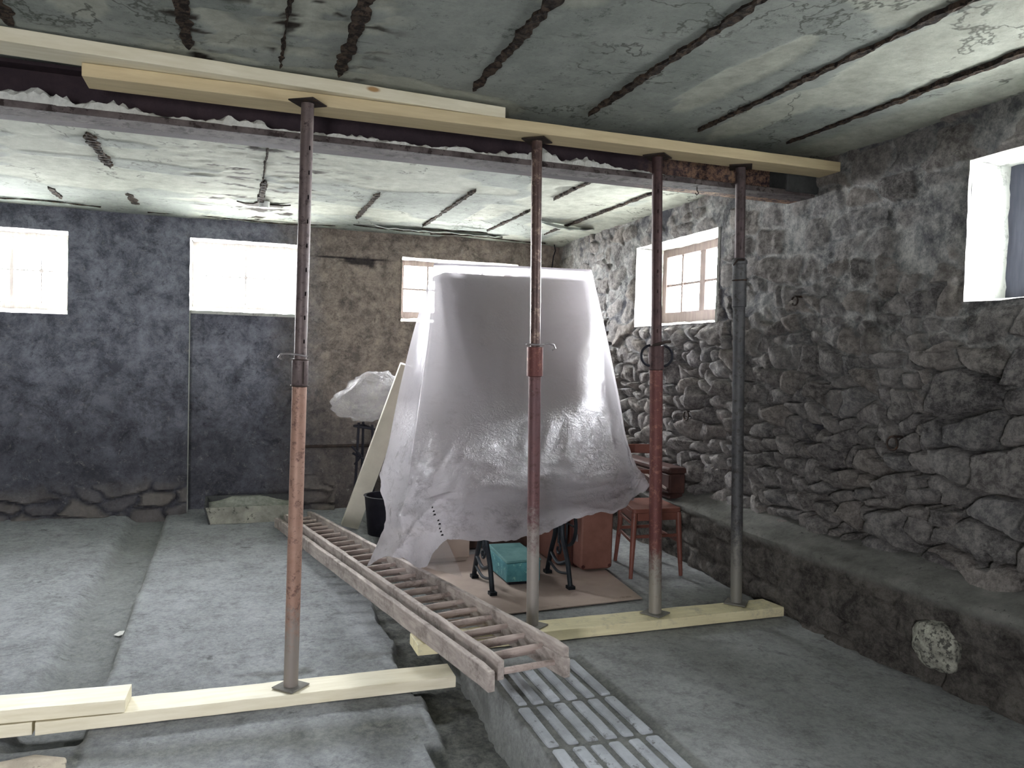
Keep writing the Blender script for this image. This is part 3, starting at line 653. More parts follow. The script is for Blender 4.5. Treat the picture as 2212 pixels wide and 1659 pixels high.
# ------------------------------------------------------------------ timbers
def plank(name, label, m, p, q, w, h, cut0=0, cut1=0, group=None):
    """p, q = bottom-front corners (left, right); runs back by w; end cuts skew the ends"""
    p = Vector(p); q = Vector(q); d = (q-p).normalized(); b = Vector((-d.y, d.x, 0)).normalized()*w; u = Vector((0, 0, h))
    mb = MB(); nseg = 24; rr = random.Random(len(label)); vs = []
    for i in range(nseg+1):
        t = i/nseg; c = p.lerp(q, t); wv = .0015
        sk = (cut0*(1-t) if i == 0 else 0)+(cut1 if i == nseg else 0)
        for o_ in (Vector((0, 0, 0)), b, b+u, u):
            e = Vector((0, rr.uniform(-wv, wv), rr.uniform(-wv, wv)*(o_.z > 0)))
            vs.append(c+o_+e+d*(sk*(o_.y/w if w else 0)))
    fs = [(0, 1, 2, 3), (nseg*4+3, nseg*4+2, nseg*4+1, nseg*4)]
    for i in range(nseg):
        for k in range(4): a = i*4+k; b_ = i*4+(k+1) % 4; fs.append((a, a+4, b_+4, b_))
    o = mesh_obj(name, vs, fs, m, loc=tuple((p+q)/2), bevel=.003)
    return tag(o, label, 'plank', group or ('planks wedged under the ceiling' if min(v_.z for v_ in (p, q)) > 2 else 'planks laid on the floor under the props'))
H = .054; W_ = .168
a = pz(75, 1592, 0); b = pz(985, 1487, 0)
plank('timber_plank', 'pale pine plank on the lower floor carrying the orange-rusted prop', M_PINE, (a[0], 3.63, .004), (b[0], 3.63, .004), W_, H, 0, .0)
plank('timber_plank', 'pine plank at the left edge lying under the short stacked plank', M_PINE, (-2.3, 3.66, .004), (a[0]-.012, 3.64, .004), W_, H, 0, 0)
c = pz(269, 1543, .058)
plank('timber_plank', 'pine plank stacked on top of two others at lower left', M_PINE, (-2.1, 3.70, .062), (c[0]+.0, 3.625, .062), W_, H, 0, .0)
a = pz(900, 1427, ZR); b = pz(1690, 1330, ZR)
plank('timber_plank', 'dusty pine plank on the raised floor under the ladder end and three props', M_PINE_DUSTY, (.835, 3.655, ZR+.006), (b[0]-.01, 3.70, ZR+.006), W_, H, 0, -.02)
# overhead
a = pz(1092, 257, 2.742); b = pz(0, 88, 2.742)
d_ = (a-b)/np.linalg.norm(a-b); e_ = b-d_*1.4
plank('timber_plank', 'upper pale plank wedged against the ceiling at left, topmost of the pair', M_PINE, (e_[0], e_[1], 2.744), (a[0], a[1], 2.744), W_, H)
a = pz(177, 165, 2.689); b = pz(1810, 372, 2.689)
plank('timber_plank', 'yellow pine plank under the ceiling resting on the heads of all four props', M_OCHRE, (a[0], 3.62, 2.688), (min(b[0], 3.17), 3.61, 2.688), W_, H)

# steel I-beam
t = thing('steel_beam', 'soot-black steel girder under the ceiling behind the pine planks', 'beam', ((XL+3.24)/2, 3.96, 2.585))
mb = MB(); y0, y1 = 3.89, 4.05
xe = 3.17
for (a, b, c, d) in ((y0, y1, 2.585, 2.60), (3.962, 3.974, 2.60, 2.785)):
    nn = 60; vs = []
    for i in range(nn+1):
        x = XL+(xe-XL)*i/nn; vs += [(x, a, c), (x, b, c), (x, b, d), (x, a, d)]
    mb.add(vs, [(0, 1, 2, 3), (nn*4+3, nn*4+2, nn*4+1, nn*4)]+[(i*4+k, i*4+4+k, i*4+4+(k+1) % 4, i*4+(k+1) % 4) for i in range(nn) for k in range(4)])
build(mb, 'web', M_BEAM, t)
mb = MB().box((XL, 3.815, 2.583), (xe, 3.96, 2.612))
build(mb, 'lower_flange', M_FLANGE, t, bevel=.004)
build(MB().box((XL, 3.88, 2.785), (xe, 4.06, 2.80)), 'upper_flange', M_BEAM, t)
# fallen plaster on the flange
xsq = np.arange(XL, 2.35, .012); vs = []; fs = []
hh = np.clip(.012+.060*np.clip(fbm(xsq*6, xsq*0, s=101, o=5)+.25, 0, 1)*np.clip(.6+fbm(xsq*1.3, xsq*0, s=102), .1, 1)+.006*vnoise(xsq*60, xsq*0, s=104), .001, .075)*sstep(2.35, 2.0, xsq)
for i, x in enumerate(xsq):
    for k, (yy, f) in enumerate(((3.818, -.1), (3.824, .7), (3.845, 1), (3.88, .8), (3.93, .4))):
        vs.append((x, yy+.006*float(vnoise(np.array(x*40.), np.array(k*1.), s=103)), 2.613+hh[i]*f*(1+.3*float(vnoise(np.array(x*50.), np.array(k*3.), s=105)))))
for i in range(len(xsq)-1):
    for k in range(4): fs.append((i*5+k, i*5+5+k, i*5+6+k, i*5+k+1))
o = mesh_obj('plaster_debris', vs, fs, M_CRUMB, loc=(0, 3.87, 2.611)); tag(o, 'white crumbled plaster lying along the flange of the steel girder', 'debris', kind='stuff')
# soffit box where the girder meets the right wall
struct(build(MB().box((2.96, 3.80, 2.60), (3.19, 4.02, 2.79)), 'trim_20', M_TROUGHDK, bevel=.01))

# ------------------------------------------------------------------ steel props
def tube_holes(mb, p, q, r, holes_z, ang, n=26, mi=0):
    """vertical-ish tube with real through holes at heights, on both sides of direction ang"""
    p = Vector(p); q = Vector(q); d = (q-p); L = d.length; d.normalize(); rx = Vector((1, 0, 0)); rx = (rx-d*rx.dot(d)).normalized(); ry = d.cross(rx)
    lv = {0.0, L}
    for h in holes_z: lv |= {h-.009, h-.004, h+.004, h+.009}
    lv = sorted(x for x in lv if 0 <= x <= L)
    vs = [p+d*h+(rx*math.cos(ang+2*math.pi*(k-.5)/n)+ry*math.sin(ang+2*math.pi*(k-.5)/n))*r for h in lv for k in range(n)]
    fs = []
    for i in range(len(lv)-1):
        m = (lv[i]+lv[i+1])/2; ishole = any(abs(m-h) < .0085 for h in holes_z)
        for k in range(n):
            if ishole and k in (0, 1, n//2, n//2+1) and (k in (0, n//2) or False): continue
            fs.append((i*n+k, i*n+(k+1) % n, (i+1)*n+(k+1) % n, (i+1)*n+k))
    mb.add(vs, fs, mi)
def on(p, q, ypix, xpix):      # point on the prop's axis seen at that picture height
    lo, hi = 0.0, 1.0
    for _ in range(40):
        m = (lo+hi)/2; c = p+(q-p)*m; dd = c-EYE; v = dd[0]*dX+dd[1]*dY+dd[2]*dZ; yv = CY+F*v[1]/v[2]
        if yv > ypix: lo = m
        else: hi = m
    return p+(q-p)*lo
def prop(label, top, bot, zt, zb, y_pin, y_col, ro, ri, m_lo, m_up, m_col, ang, kind, rc=None, plate=45, tube_bot=None):
    """top, bot = picture points of the head and foot; y_pin..y_col = sleeve"""
    q = pz(*top, zt); p = pz(*bot, zb); q[1] = min(max(q[1], 3.58), 3.74)
    q = py(*top, q[1]); q[2] = zt
    p = np.array([p[0], p[1], zb]); d = (q-p)/np.linalg.norm(q-p)
    t = thing('steel_prop', label, 'prop', tuple(p), 'adjustable steel props holding up the ceiling')
    def sq(c, s, a, h, z0):
        a = math.radians(a); o_ = [(s*math.cos(a+math.pi/2*k+math.pi/4), s*math.sin(a+math.pi/2*k+math.pi/4)) for k in range(4)]
        return MB().prism(o_, (c[0], c[1], z0), (1, 0, 0), (0, 1, 0), (0, 0, 1), h)
    build(sq(p, .085, plate, .007, zb), 'base_plate', M_PLATE, t, bevel=.002)
    build(sq(q, .085, plate+10, .007, zt-.008), 'head_plate', M_IRON, t, bevel=.002)
    c1 = on(p, q, y_col, 0); c0 = on(p, q, y_pin, 0); rc = rc or ro+.006
    build(MB().tube([p+d*.006, c1+d*.0], ro, 28), 'outer_tube', m_lo, t, smooth=True)
    L = np.linalg.norm(q-c0)
    mb = MB(); tube_holes(mb, c0-d*.02, q-d*.008, ri, [h for h in np.arange(.10, L-.12, .105)], ang); build(mb, 'inner_tube', m_up, t, smooth=True)
    mb = MB().lathe(c1, [(ro, -.004), (rc, 0), (rc, np.linalg.norm(c0-c1)), (ri, np.linalg.norm(c0-c1)+.002)], 28, d)
    sl = build(mb, 'sleeve', m_col, t, smooth=True)
    return t, p, q, d, c0, c1, rc
# 1: orange tube on the left
t, p, q, d, c0, c1, rc = prop('tall steel prop, leftmost, with orange-rust lower tube and sooty upper tube', (665, 213), (628, 1483), 2.687, .060, 776, 833, .0325, .0275, M_P1LO, M_P1UP, M_P1UP, -1.1, 1, rc=.036)
mb = MB().lathe(c0-d*.003, [(0, 0), (.040, 0), (.040, .004), (0, .004)], 24, d); build(mb, 'pin_plate', M_IRON, t)
mb = MB().lathe(c1-d*.003, [(0, 0), (.041, 0), (.041, .005), (0, .005)], 24, d); build(mb, 'lower_collar', M_IRON, t)
mb = MB().tube([c0+np.array([.028, -.02, .012]), c0+np.array([-.01, -.037, .02]), c0+np.array([-.06, -.03, .024]), c0+np.array([-.085, -.01, .02]), c0+np.array([-.092, .0, .006]), c0+np.array([-.08, .0, -.002])], [.004, .004, .004, .005, .006, .004], 8)
build(mb, 'locking_pin', M_BRASSY, t, smooth=True)
mb = MB().bar(tuple(c1+np.array([.012, -.036, .01])), tuple(c0+np.array([.012, -.036, -.01])), .004, .004, (0, 1, 0)); build(mb, 'slot_edge', M_IRON, t)
# 2
t, p, q, d, c0, c1, rc = prop('slim steel prop with red sleeve, second from the left, standing behind the ladder end', (1160, 302), (1150, 1352), 2.687, ZR+.062, 750, 812, .0315, .0265, M_P2LO, M_P2UP, M_P3LO, -2.75, 2, rc=.041, plate=38)
mb = MB().tube([c0+np.array([.045*math.cos(a), .045*math.sin(a), .012]) for a in np.linspace(-.3, -3.3, 10)], .005, 8)
mb.tube([c0+np.array([.042, -.01, .014]), c0+np.array([.07, -.01, .022]), c0+np.array([.098, -.005, .014]), c0+np.array([.108, .0, -.002]), c0+np.array([.094, .0, -.012])], [.005, .006, .007, .007, .006], 8)
build(mb, 'locking_pin', M_BRASSY, t, smooth=True)
# 3
t, p, q, d, c0, c1, rc = prop('dark red steel prop with round loop handles, third from the left', (1420, 338), (1415, 1325), 2.687, ZR+.062, 747, 798, .0345, .0275, M_P3LO, M_P3UP, M_P3UP, -1.9, 3, rc=.040, plate=30)
cc = (c0+c1)/2+d*.01
for sgn in (-1, 1):
    pts = [cc+np.array([sgn*(.036+.058*math.sin(a)), -.005, .058*math.cos(a)*.95]) for a in np.linspace(0.12, math.pi-.12, 13)]
    build(MB().tube(pts, .0065, 10), 'loop_handle', M_BLACK, t, smooth=True)
mb = MB().tube([c0+np.array([-.04, -.03, .0]), c0+np.array([.0, -.045, .012]), c0+np.array([.04, -.03, .022]), c0+np.array([.075, -.01, .024])], [.006, .008, .008, .009], 8); build(mb, 'locking_pin', M_IRON, t, smooth=True)
# 4
t, p, q, d, c0, c1, rc = prop('dark grey steel prop, rightmost, nearest the rubble wall', (1600, 362), (1590, 1302), 2.687, ZR+.062, 568, 662, .0325, .0275, M_P4LO, M_P4UP, M_P4LO, -2.0, 4, rc=.038, plate=45)
mb = MB().lathe(c0-d*.004, [(.0385, -.005), (.043, 0), (.043, .012), (.030, .03)], 24, d); build(mb, 'pin_plate', M_P4LO, t, smooth=True)
mb = MB().tube([c0+np.array([.0, -.044, .014]), c0+np.array([-.035, -.03, .012]), c0+np.array([-.055, -.02, -.02])], [.006, .007, .003], 8); build(mb, 'locking_pin', M_IRON, t, smooth=True)
mb = MB().lathe(c0-d*.10, [(.039, 0), (.041, .004), (.039, .008)], 24, d); build(mb, 'sleeve_ring', M_IRON, t)

# ------------------------------------------------------------------ extension ladder: two sections nested
def at_top(x, y, z): return pz(x, y, z)
lad = thing('wooden_ladder', 'long weathered wooden extension ladder lying on the floor', 'ladder', (1.0, 4.9, ZR+.06))
RH = .088; RW = .032
def rail(near, far, zn, zf, name, m=M_LADDER, w=RW, h=RH):
    zn += .006; zf += .0
    a = pz(*near, zn); b = pz(*far, zf); a[2] -= h/2; b[2] -= h/2
    mb = MB(); nn = 40; P0 = Vector(a); P1 = Vector(b); dd = (P1-P0).normalized(); sd = dd.cross(Vector((0, 0, 1))).normalized(); up = sd.cross(dd); vs = []
    rr = random.Random(int(near[0])); 
    for i in range(nn+1):
        c = P0.lerp(P1, i/nn); e = rr.uniform(-.0012, .0012); sh = 1.0 if 0 < i < nn else .86
        for (x, y) in ((-w/2, -h/2), (w/2, -h/2), (w/2, h/2*sh), (-w/2, h/2*sh)): vs.append(c+sd*(x+e)+up*(y+e))
    mb.add(vs, [(3, 2, 1, 0), (nn*4, nn*4+1, nn*4+2, nn*4+3)]+[(i*4+(k+1) % 4, i*4+4+(k+1) % 4, i*4+4+k, i*4+k) for i in range(nn) for k in range(4)])
    build(mb, name, m, lad, bevel=.004); return a, b
# lower section
la, lb = rail((1063, 1449), (597, 1116), .330, .190, 'rail')
ra, rb = rail((1226, 1420), (672, 1110), .325, .195, 'rail')
# upper section, a little narrower, resting inside on the rungs
ua, ub = rail((1083, 1424), (617, 1109), .345, .235, 'rail')
va, vb = rail((1224, 1395), (668, 1103), .365, .25, 'rail')
for (A0, A1, B0, B1, n_, sh, dz) in ((la, lb, ra, rb, 24, .006, 0.0), (ua, ub, va, vb, 24, .028, 0.0)):
    for k in range(n_):
        t_ = (k+.35)/n_*.975+sh
        a = A0+(A1-A0)*t_; b = B0+(B1-B0)*t_
        mb = MB(); mm = (np.array(a)+np.array(b))/2
        mb.tube([tuple(a), tuple(mm), tuple(b)], [.013, .0155, .013], 10, flat=.8); build(mb, 'rung', M_RUNG, lad, smooth=True)
# iron tie rods and strap
for t_ in (.055, .12, .2, .29, .38, .55):
    a = ua+(ub-ua)*t_; b = ua+(ub-ua)*(t_+.022)
    dirv = (va-ua); a2 = a+dirv*.12+np.array([0, 0, .0]); b2 = b+(ub-ua)*-.03+dirv*.62
    build(MB().tube([tuple(a2+np.array([0, 0, -.02])), tuple(b2+np.array([0, 0, -.025]))], .004, 6), 'tie_rod', M_RUNG, lad)
p_ = va+(vb-va)*.045; build(MB().box((p_[0]-.005, p_[1]-.03, p_[2]-.0), (p_[0]+.055, p_[1]+.03, p_[2]+.018)), 'hinge_block', M_LADDER, lad, bevel=.003)

# ------------------------------------------------------------------ trough of sand by the back wall
t = thing('mortar_trough', 'low wooden trough with grey sand by the blocked doorway', 'trough', (.13, 7.35, .09))
x0, x1, y0, y1, z0 = -.20, .47, 7.22, 7.56, .095
def wallq(mb, a, b, c, d_): mb.hexa(a, b)
fo = .04
mb = MB(); mb.hexa([(x0, y0, z0), (x1, y0, z0), (x1, y0+.02, z0), (x0, y0+.02, z0)], [(x0-fo, y0-.02, z0+.15), (x1+fo, y0-.02, z0+.15), (x1+fo, y0+.0, z0+.15), (x0-fo, y0+.0, z0+.15)]); build(mb, 'front_board', M_TROUGH, t, bevel=.003)
mb = MB(); mb.hexa([(x0, y1-.02, z0), (x1, y1-.02, z0), (x1, y1, z0), (x0, y1, z0)], [(x0-fo, y1, z0+.19), (x1+fo, y1, z0+.19), (x1+fo, y1+.02, z0+.19), (x0-fo, y1+.02, z0+.19)]); build(mb, 'back_board', M_TROUGHDK, t, bevel=.003)
for xx_, s_ in ((x0, -1), (x1, 1)):
    mb = MB(); mb.hexa([(xx_-.01, y0, z0), (xx_+.01, y0, z0), (xx_+.01, y1, z0), (xx_-.01, y1, z0)], [(xx_+s_*fo-.01, y0-.02, z0+.15), (xx_+s_*fo+.01, y0-.02, z0+.15), (xx_+s_*fo+.01, y1+.02, z0+.19), (xx_+s_*fo-.01, y1+.02, z0+.19)]); build(mb, 'side_board', M_TROUGHDK, t, bevel=.003)
build(MB().box((x0, y0, z0), (x1, y1, z0+.015)), 'bottom_board', M_TROUGHDK, t)
us = np.linspace(x0-.02, x1+.02, 30); vs_ = np.linspace(y0+.05, y1, 18); gu, gv = np.meshgrid(us, vs_, indexing='ij')
hz = z0+.07+.10*sstep(y0+.05, y1, gv)*(1+.35*np.sin(gu*9+.6))+.006*fbm(gu*20, gv*20, s=110)
hz = np.minimum(hz, z0+.185)
mesh_obj('sand', np.stack([gu, gv, hz], -1).reshape(-1, 3), grid_faces(30, 18), M_SAND, t, smooth=True)['kind'] = 'stuff'

# ------------------------------------------------------------------ beige board on the floor
t_ = mesh_obj('hardboard_sheet', *(lambda m: (m.v, m.f))(HX([(1.30, 4.11, ZR+.008), (2.33, 4.19, ZR+.008), (2.455, 5.45, ZR+.008), (1.10, 5.42, ZR+.008), (1.08, 5.0, ZR+.008)], [(1.30, 4.11, ZR+.014), (2.33, 4.19, ZR+.014), (2.455, 5.45, ZR+.014), (1.10, 5.42, ZR+.014), (1.08, 5.0, ZR+.014)])), M_BOARD, loc=(1.65, 4.8, ZR+.008))
tag(t_, 'large beige hardboard sheet lying on the floor under the sewing machine stand', 'board')
ZS = ZR+.0145

# ------------------------------------------------------------------ wardrobe under the sheet
t = thing('wardrobe', 'dark wooden wardrobe hidden behind the plastic sheet', 'wardrobe', (1.93, 5.92, ZR+.008))
X0, X1, Y0, Y1, Z1 = 1.43, 2.44, 5.62, 5.98, 2.21
mb = MB().box((X0, Y0+.02, ZR+.08), (X1, Y1, Z1-.04)); build(mb, 'carcass', M_WARD, t, bevel=.004)
build(MB().box((X0-.02, Y0-.0, Z1-.04), (X1+.02, Y1, Z1)), 'cornice', M_WARD, t, bevel=.008)
build(MB().box((X0-.01, Y0+.0, ZR+.008), (X1+.01, Y1, ZR+.08)), 'plinth', M_WARD, t, bevel=.006)
for k in (0, 1):
    xa = X0+.02+k*.505; dr = build(MB().box((xa, Y0, ZR+.10), (xa+.495, Y0+.02, Z1-.06)), 'door', M_WARD, t, bevel=.003)
    build(MB().box((xa+(.45 if k == 0 else .03), Y0-.02, 1.15), (xa+(.465 if k == 0 else .045), Y0, 1.25)), 'handle', M_IRON, dr, bevel=.004)

t = mesh_obj('sheet_shade_panel', *(lambda m: (m.v, m.f))(MB().hexa([(1.36, 4.88, .935), (2.36, 4.88, .935), (2.36, 4.90, .935), (1.36, 4.90, .935)], [(1.36, 5.56, 2.17), (2.42, 5.56, 2.17), (2.42, 5.58, 2.17), (1.36, 5.58, 2.17)])), M_WARD, loc=(1.86, 4.9, .935), bevel=.003)  # unseen board, added to block light so the sheet front stays dark
tag(t, 'unseen dark board added behind the plastic sheet to shade its front', 'board')
# ------------------------------------------------------------------ treadle sewing machine table
t = thing('sewing_table', 'black cast-iron treadle sewing machine stand under the plastic sheet', 'sewing table', (1.72, 4.68, ZS))
tz = .90
build(MB().box((1.30, 4.49, tz), (2.14, 4.90, tz+.03)), 'table_top', M_WARD, t, bevel=.004)
def side(x):
    mb = MB(); r = .014
    yf, yr = 4.475, 4.86; ym = 4.68; q = x
    def tb(pts, rr=r): mb.tube([(q+dx, y, z) for dx, y, z in pts], rr, 8)
    def cv(pts, n_=6):
        P = [Vector(p) for p in pts]; out = []
        for i in range(len(P)-1):
            p0 = P[max(i-1, 0)]; p1 = P[i]; p2 = P[i+1]; p3 = P[min(i+2, len(P)-1)]
            for k in range(n_):
                s = k/n_; out.append(tuple(.5*((2*p1)+(-p0+p2)*s+(2*p0-5*p1+4*p2-p3)*s*s+(-p0+3*p1-3*p2+p3)*s**3)))
        return out+[tuple(P[-1])]
    # cabriole legs front and rear
    for s_, yy in ((1, yf), (-1, yr)):
        tb(cv([(0, yy, ZS+.015), (0, yy+s_*.015, ZS+.06), (0, yy+s_*.06, ZS+.17), (0, ym-s_*.06, ZS+.30), (0, ym-s_*.07, ZS+.42), (0, yy+s_*.06, ZS+.58), (0, yy+s_*.035, tz)]), .016)
        mb.box((q-.022, yy-.03, ZS), (q+.022, yy+.02, ZS+.02))
    tb([(0, yf+.035, tz-.012), (0, yr-.035, tz-.012)], .014)
    tb(cv([(0, yf+.05, ZS+.16), (0, ym, ZS+.11), (0, yr-.05, ZS+.16)]), .012)
    tb(cv([(0, yf+.02, ZS+.09), (0, ym, ZS+.055), (0, yr-.02, ZS+.09)]), .009)
    # scrolls
    for (cy, cz, rad, a0, a1) in ((ym-.05, ZS+.50, .05, 0, 5.2), (ym+.05, ZS+.50, .05, 3.1, 8.4), (ym, ZS+.20, .045, 1.5, 7.0), (ym-.055, ZS+.62, .04, 0, 5.5), (ym+.055, ZS+.62, .04, 3.1, 8.5), (ym, ZS+.36, .035, 0, 6.28)):
        tb([(0, cy+rad*(1-.07*k)*math.cos(a0+(a1-a0)*k/10), cz+rad*(1-.07*k)*math.sin(a0+(a1-a0)*k/10)) for k in range(11)], .008)
    tb([(0, ym, ZS+.24), (0, ym, ZS+.66)], .009); tb([(0, ym-.10, ZS+.45), (0, ym+.10, ZS+.45)], .008)
    return mb
for x in (1.47, 1.98): build(side(x), 'side_frame', M_CAST, t, smooth=True)
for pa_, pb_ in (((1.47, 4.80, ZS+.40), (1.98, 4.80, ZS+.62)), ((1.98, 4.82, ZS+.40), (1.47, 4.82, ZS+.62))): build(MB().tube([pa_, pb_], .009, 8), 'cross_brace', M_CAST, t)
mb = MB().lathe((2.035, 4.70, ZS+.36), [(.135, 0), (.15, 0), (.15, .018), (.135, .018), (.135, 0)], 32, (1, 0, 0)); mb.tube([(2.044, 4.70, ZS+.22), (2.044, 4.70, ZS+.50)], .007, 6); mb.tube([(2.044, 4.56, ZS+.36), (2.044, 4.84, ZS+.36)], .007, 6); build(mb, 'drive_wheel', M_CAST, t, smooth=True)
# sewing head under the cover
mb = MB().box((1.45, 4.70, tz+.03), (1.85, 4.88, tz+.06)); mb.tube([(1.80, 4.80, tz+.06), (1.80, 4.80, tz+.18), (1.76, 4.80, tz+.20), (1.60, 4.80, tz+.20), (1.50, 4.80, tz+.19), (1.48, 4.80, tz+.08)], [.04, .035, .035, .03, .028, .022], 12); mb.lathe((1.85, 4.80, tz+.15), [(.01, 0), (.055, 0), (.055, .02), (.01, .02)], 24, (1, 0, 0))
build(mb, 'machine_head', M_CAST, t, smooth=True)
# teal tin
t = thing('teal_box', 'teal painted metal box with dusty lid between the sewing machine legs', 'box', (1.65, 4.75, ZS+.0))
zb_ = ZS+.022
mb = MB(); mb.hexa([(1.61, 4.62, zb_), (1.83, 4.61, zb_), (1.83, 4.99, zb_), (1.61, 5.0, zb_)], [(1.61, 4.62, zb_+.115), (1.83, 4.61, zb_+.13), (1.83, 4.99, zb_+.13), (1.61, 5.0, zb_+.13)]); build(mb, 'body', M_TEAL, t, bevel=.006)
mb = MB(); mb.hexa([(1.605, 4.612, zb_+.119), (1.835, 4.602, zb_+.134), (1.835, 5.0, zb_+.134), (1.605, 5.01, zb_+.134)], [(1.61, 4.617, zb_+.132), (1.83, 4.607, zb_+.146), (1.83, 4.995, zb_+.155), (1.61, 5.005, zb_+.155)]); build(mb, 'lid', M_TEALTOP, t, bevel=.004)
build(MB().box((1.63, 4.64, ZS+.001), (1.81, 4.97, zb_)), 'base', M_BLACK, t, bevel=.003)
# low pale box behind
t = mesh_obj('flat_carton', *(lambda m: (m.v, m.f))(MB().box((1.05, 5.25, ZS+.03), (1.55, 5.5, ZS+.20)).box((1.06, 5.27, ZS+.0005), (1.54, 5.48, ZS+.03))), M_BOARD, loc=(1.3, 5.37, ZS), bevel=.004); tag(t, 'pale low carton on the floor behind the sewing machine stand', 'box')

# ------------------------------------------------------------------ suitcases
def rbox(x0, x1, y0, y1, z0, z1, r, n=6):
    pts = []
    for cx, cz, a0 in ((x1-r, z1-r, 0), (x0+r, z1-r, 90), (x0+r, z0+r, 180), (x1-r, z0+r, 270)):
        for k in range(n+1): a = math.radians(a0+90*k/n); pts.append((cx+r*math.cos(a), cz+r*math.sin(a)))
    return MB().prism(pts, (0, y1, 0), (1, 0, 0), (0, 0, 1), (0, -1, 0), y1-y0)
t = thing('suitcase', 'brown suitcase with rounded corners standing upright beside the red chair', 'suitcase', (2.31, 5.0, ZR+.012))
build(rbox(2.195, 2.43, 4.80, 5.20, ZR+.028, ZR+.60, .03), 'shell', M_CASE, t, bevel=.012, smooth=True)
build(rbox(2.188, 2.437, 4.93, 4.955, ZR+.0155, ZR+.607, .035), 'rim', M_CASEEDGE, t, bevel=.004)
mb = MB(); mb.box((2.186, 4.85, ZR+.21), (2.194, 4.90, ZR+.26)); build(mb, 'clasp', M_BRASSY, t, bevel=.002)
mb = MB()
for x in (2.215, 2.41):
    for z in (ZR+.05, ZR+.575): build(MB().lathe((x, 4.802, z), [(.0, -.004), (.012, -.004), (.014, 0)], 12, (0, 1, 0)), 'corner_stud', M_CASEEDGE, t)
t = thing('suitcase', 'narrow second suitcase mostly hidden behind the upright brown suitcase', 'suitcase', (2.13, 5.15, ZR+.012))
build(rbox(2.10, 2.185, 5.0, 5.35, ZR+.0155, ZR+.52, .02), 'shell', M_CASE, t, bevel=.01, smooth=True)

# ------------------------------------------------------------------ red chair
t = thing('wooden_chair', 'red-brown wooden chair beside the rubble wall, half under the plastic sheet', 'chair', (2.70, 4.86, ZR))
sz = ZR+.455; fl = pz(1357, 1252, ZR); fr_ = pz(1455, 1243, ZR)
A_ = Vector((2.475, 4.61, 0)); B_ = Vector((2.835, 4.60, 0)); bk = Vector((.07, .40, 0))
rl = A_+bk+Vector((.03, 0, 0)); rr_ = B_+bk+Vector((-.03, 0, 0))
ol = [A_, B_, rr_, rl]
out = []
for i in range(4):
    a, b, c = ol[i-1], ol[i], ol[(i+1) % 4]
    for s in (0.12, .05, 0.0): out.append(b.lerp(a, s))
    for s in (.05, .12): out.append(b.lerp(c, s))
# trim sharp corners
pts = []
for i in range(4):
    a, b, c = ol[i-1], ol[i], ol[(i+1) % 4]; u1 = (a-b).normalized()*.03; u2 = (c-b).normalized()*.03
    for s in (0, .33, .66, 1): pts.append(tuple((b+u1*(1-s)**2+u2*s**2).xy))
build(MB().prism(pts, (0, 0, sz-.02), (1, 0, 0), (0, 1, 0), (0, 0, 1), .03), 'seat', M_RED, t, bevel=.008)
mb = MB(); zz_ = sz-.045
for a, b in ((A_, B_), (B_, rr_), (rr_, rl), (rl, A_)):
    a2 = a.lerp(b, .08); b2 = b.lerp(a, .08); c = (A_+B_+rr_+rl)/4; a2 = a2.lerp(c, .06); b2 = b2.lerp(c, .06); mb.bar((a2.x, a2.y, zz_), (b2.x, b2.y, zz_), .018, .05)
build(mb, 'apron', M_RED, t, bevel=.003)
for P0 in (A_, B_):
    c = (A_+B_+rr_+rl)/4; top = P0.lerp(c, .10); foot = P0.lerp(c, -.03)
    build(MB().tube([(foot.x, foot.y, ZR+.008), (top.x*.6+foot.x*.4, top.y*.6+foot.y*.4, ZR+.25), (top.x, top.y, sz-.02)], [.013, .019, .020], 12), 'leg', M_RED, t, smooth=True)
for P0 in (rl, rr_):
    c = (A_+B_+rr_+rl)/4; top = P0.lerp(c, .06); foot = P0+bk*.12
    build(MB().tube([(foot.x, foot.y, ZR+.008), (top.x, top.y, ZR+.30), (top.x, top.y, sz), (P0.x+bk.x*.10, P0.y+bk.y*.10, sz+.20), (P0.x+bk.x*.22, P0.y+bk.y*.22, sz+.37)], [.013, .018, .018, .016, .014], 12), 'leg', M_RED, t, smooth=True)
for a, b, z in ((A_, B_, ZR+.28), (A_, rl, ZR+.24), (B_, rr_, ZR+.24), (rl, rr_, ZR+.26), (A_, rl, ZR+.36)):
    c = (A_+B_+rr_+rl)/4; a2 = a.lerp(c, .06); b2 = b.lerp(c, .06); build(MB().bar((a2.x, a2.y, z), (b2.x, b2.y, z), .013, .022), 'stretcher', M_RED, t, bevel=.003)
a2 = rl+bk*.22; b2 = rr_+bk*.22; m2 = (a2+b2)/2+bk*.08
mb = MB()
for s0, s1 in ((a2, m2), (m2, b2)): mb.bar((s0.x, s0.y, sz+.35), (s1.x, s1.y, sz+.35), .016, .065)
mb.bar((rl.x+bk.x*.1, rl.y+bk.y*.1, sz+.19), (rr_.x+bk.x*.1, rr_.y+bk.y*.1, sz+.19), .014, .03)
build(mb, 'backrest', M_RED, t, bevel=.004)

# dark chest on the stone bench
t = thing('wooden_chest', 'dark brown lidded chest on the stone bench behind the red chair', 'chest', (3.06, 5.3, .62))
mb = MB().box((2.93, 4.93, .655), (3.06, 5.70, .80)); build(mb, 'body', M_CHEST, t, bevel=.012)
build(MB().box((2.92, 4.92, .80), (3.065, 5.71, .845)), 'lid', M_CHEST, t, bevel=.014)
build(MB().bar((2.925, 4.96, .69), (2.925, 5.3, .76), .006, .016, (0, 0, 1)), 'strap', M_RUNG, t)
build(MB().box((2.95, 4.95, .62), (3.05, 5.66, .655)), 'foot_board', M_CHEST, t)

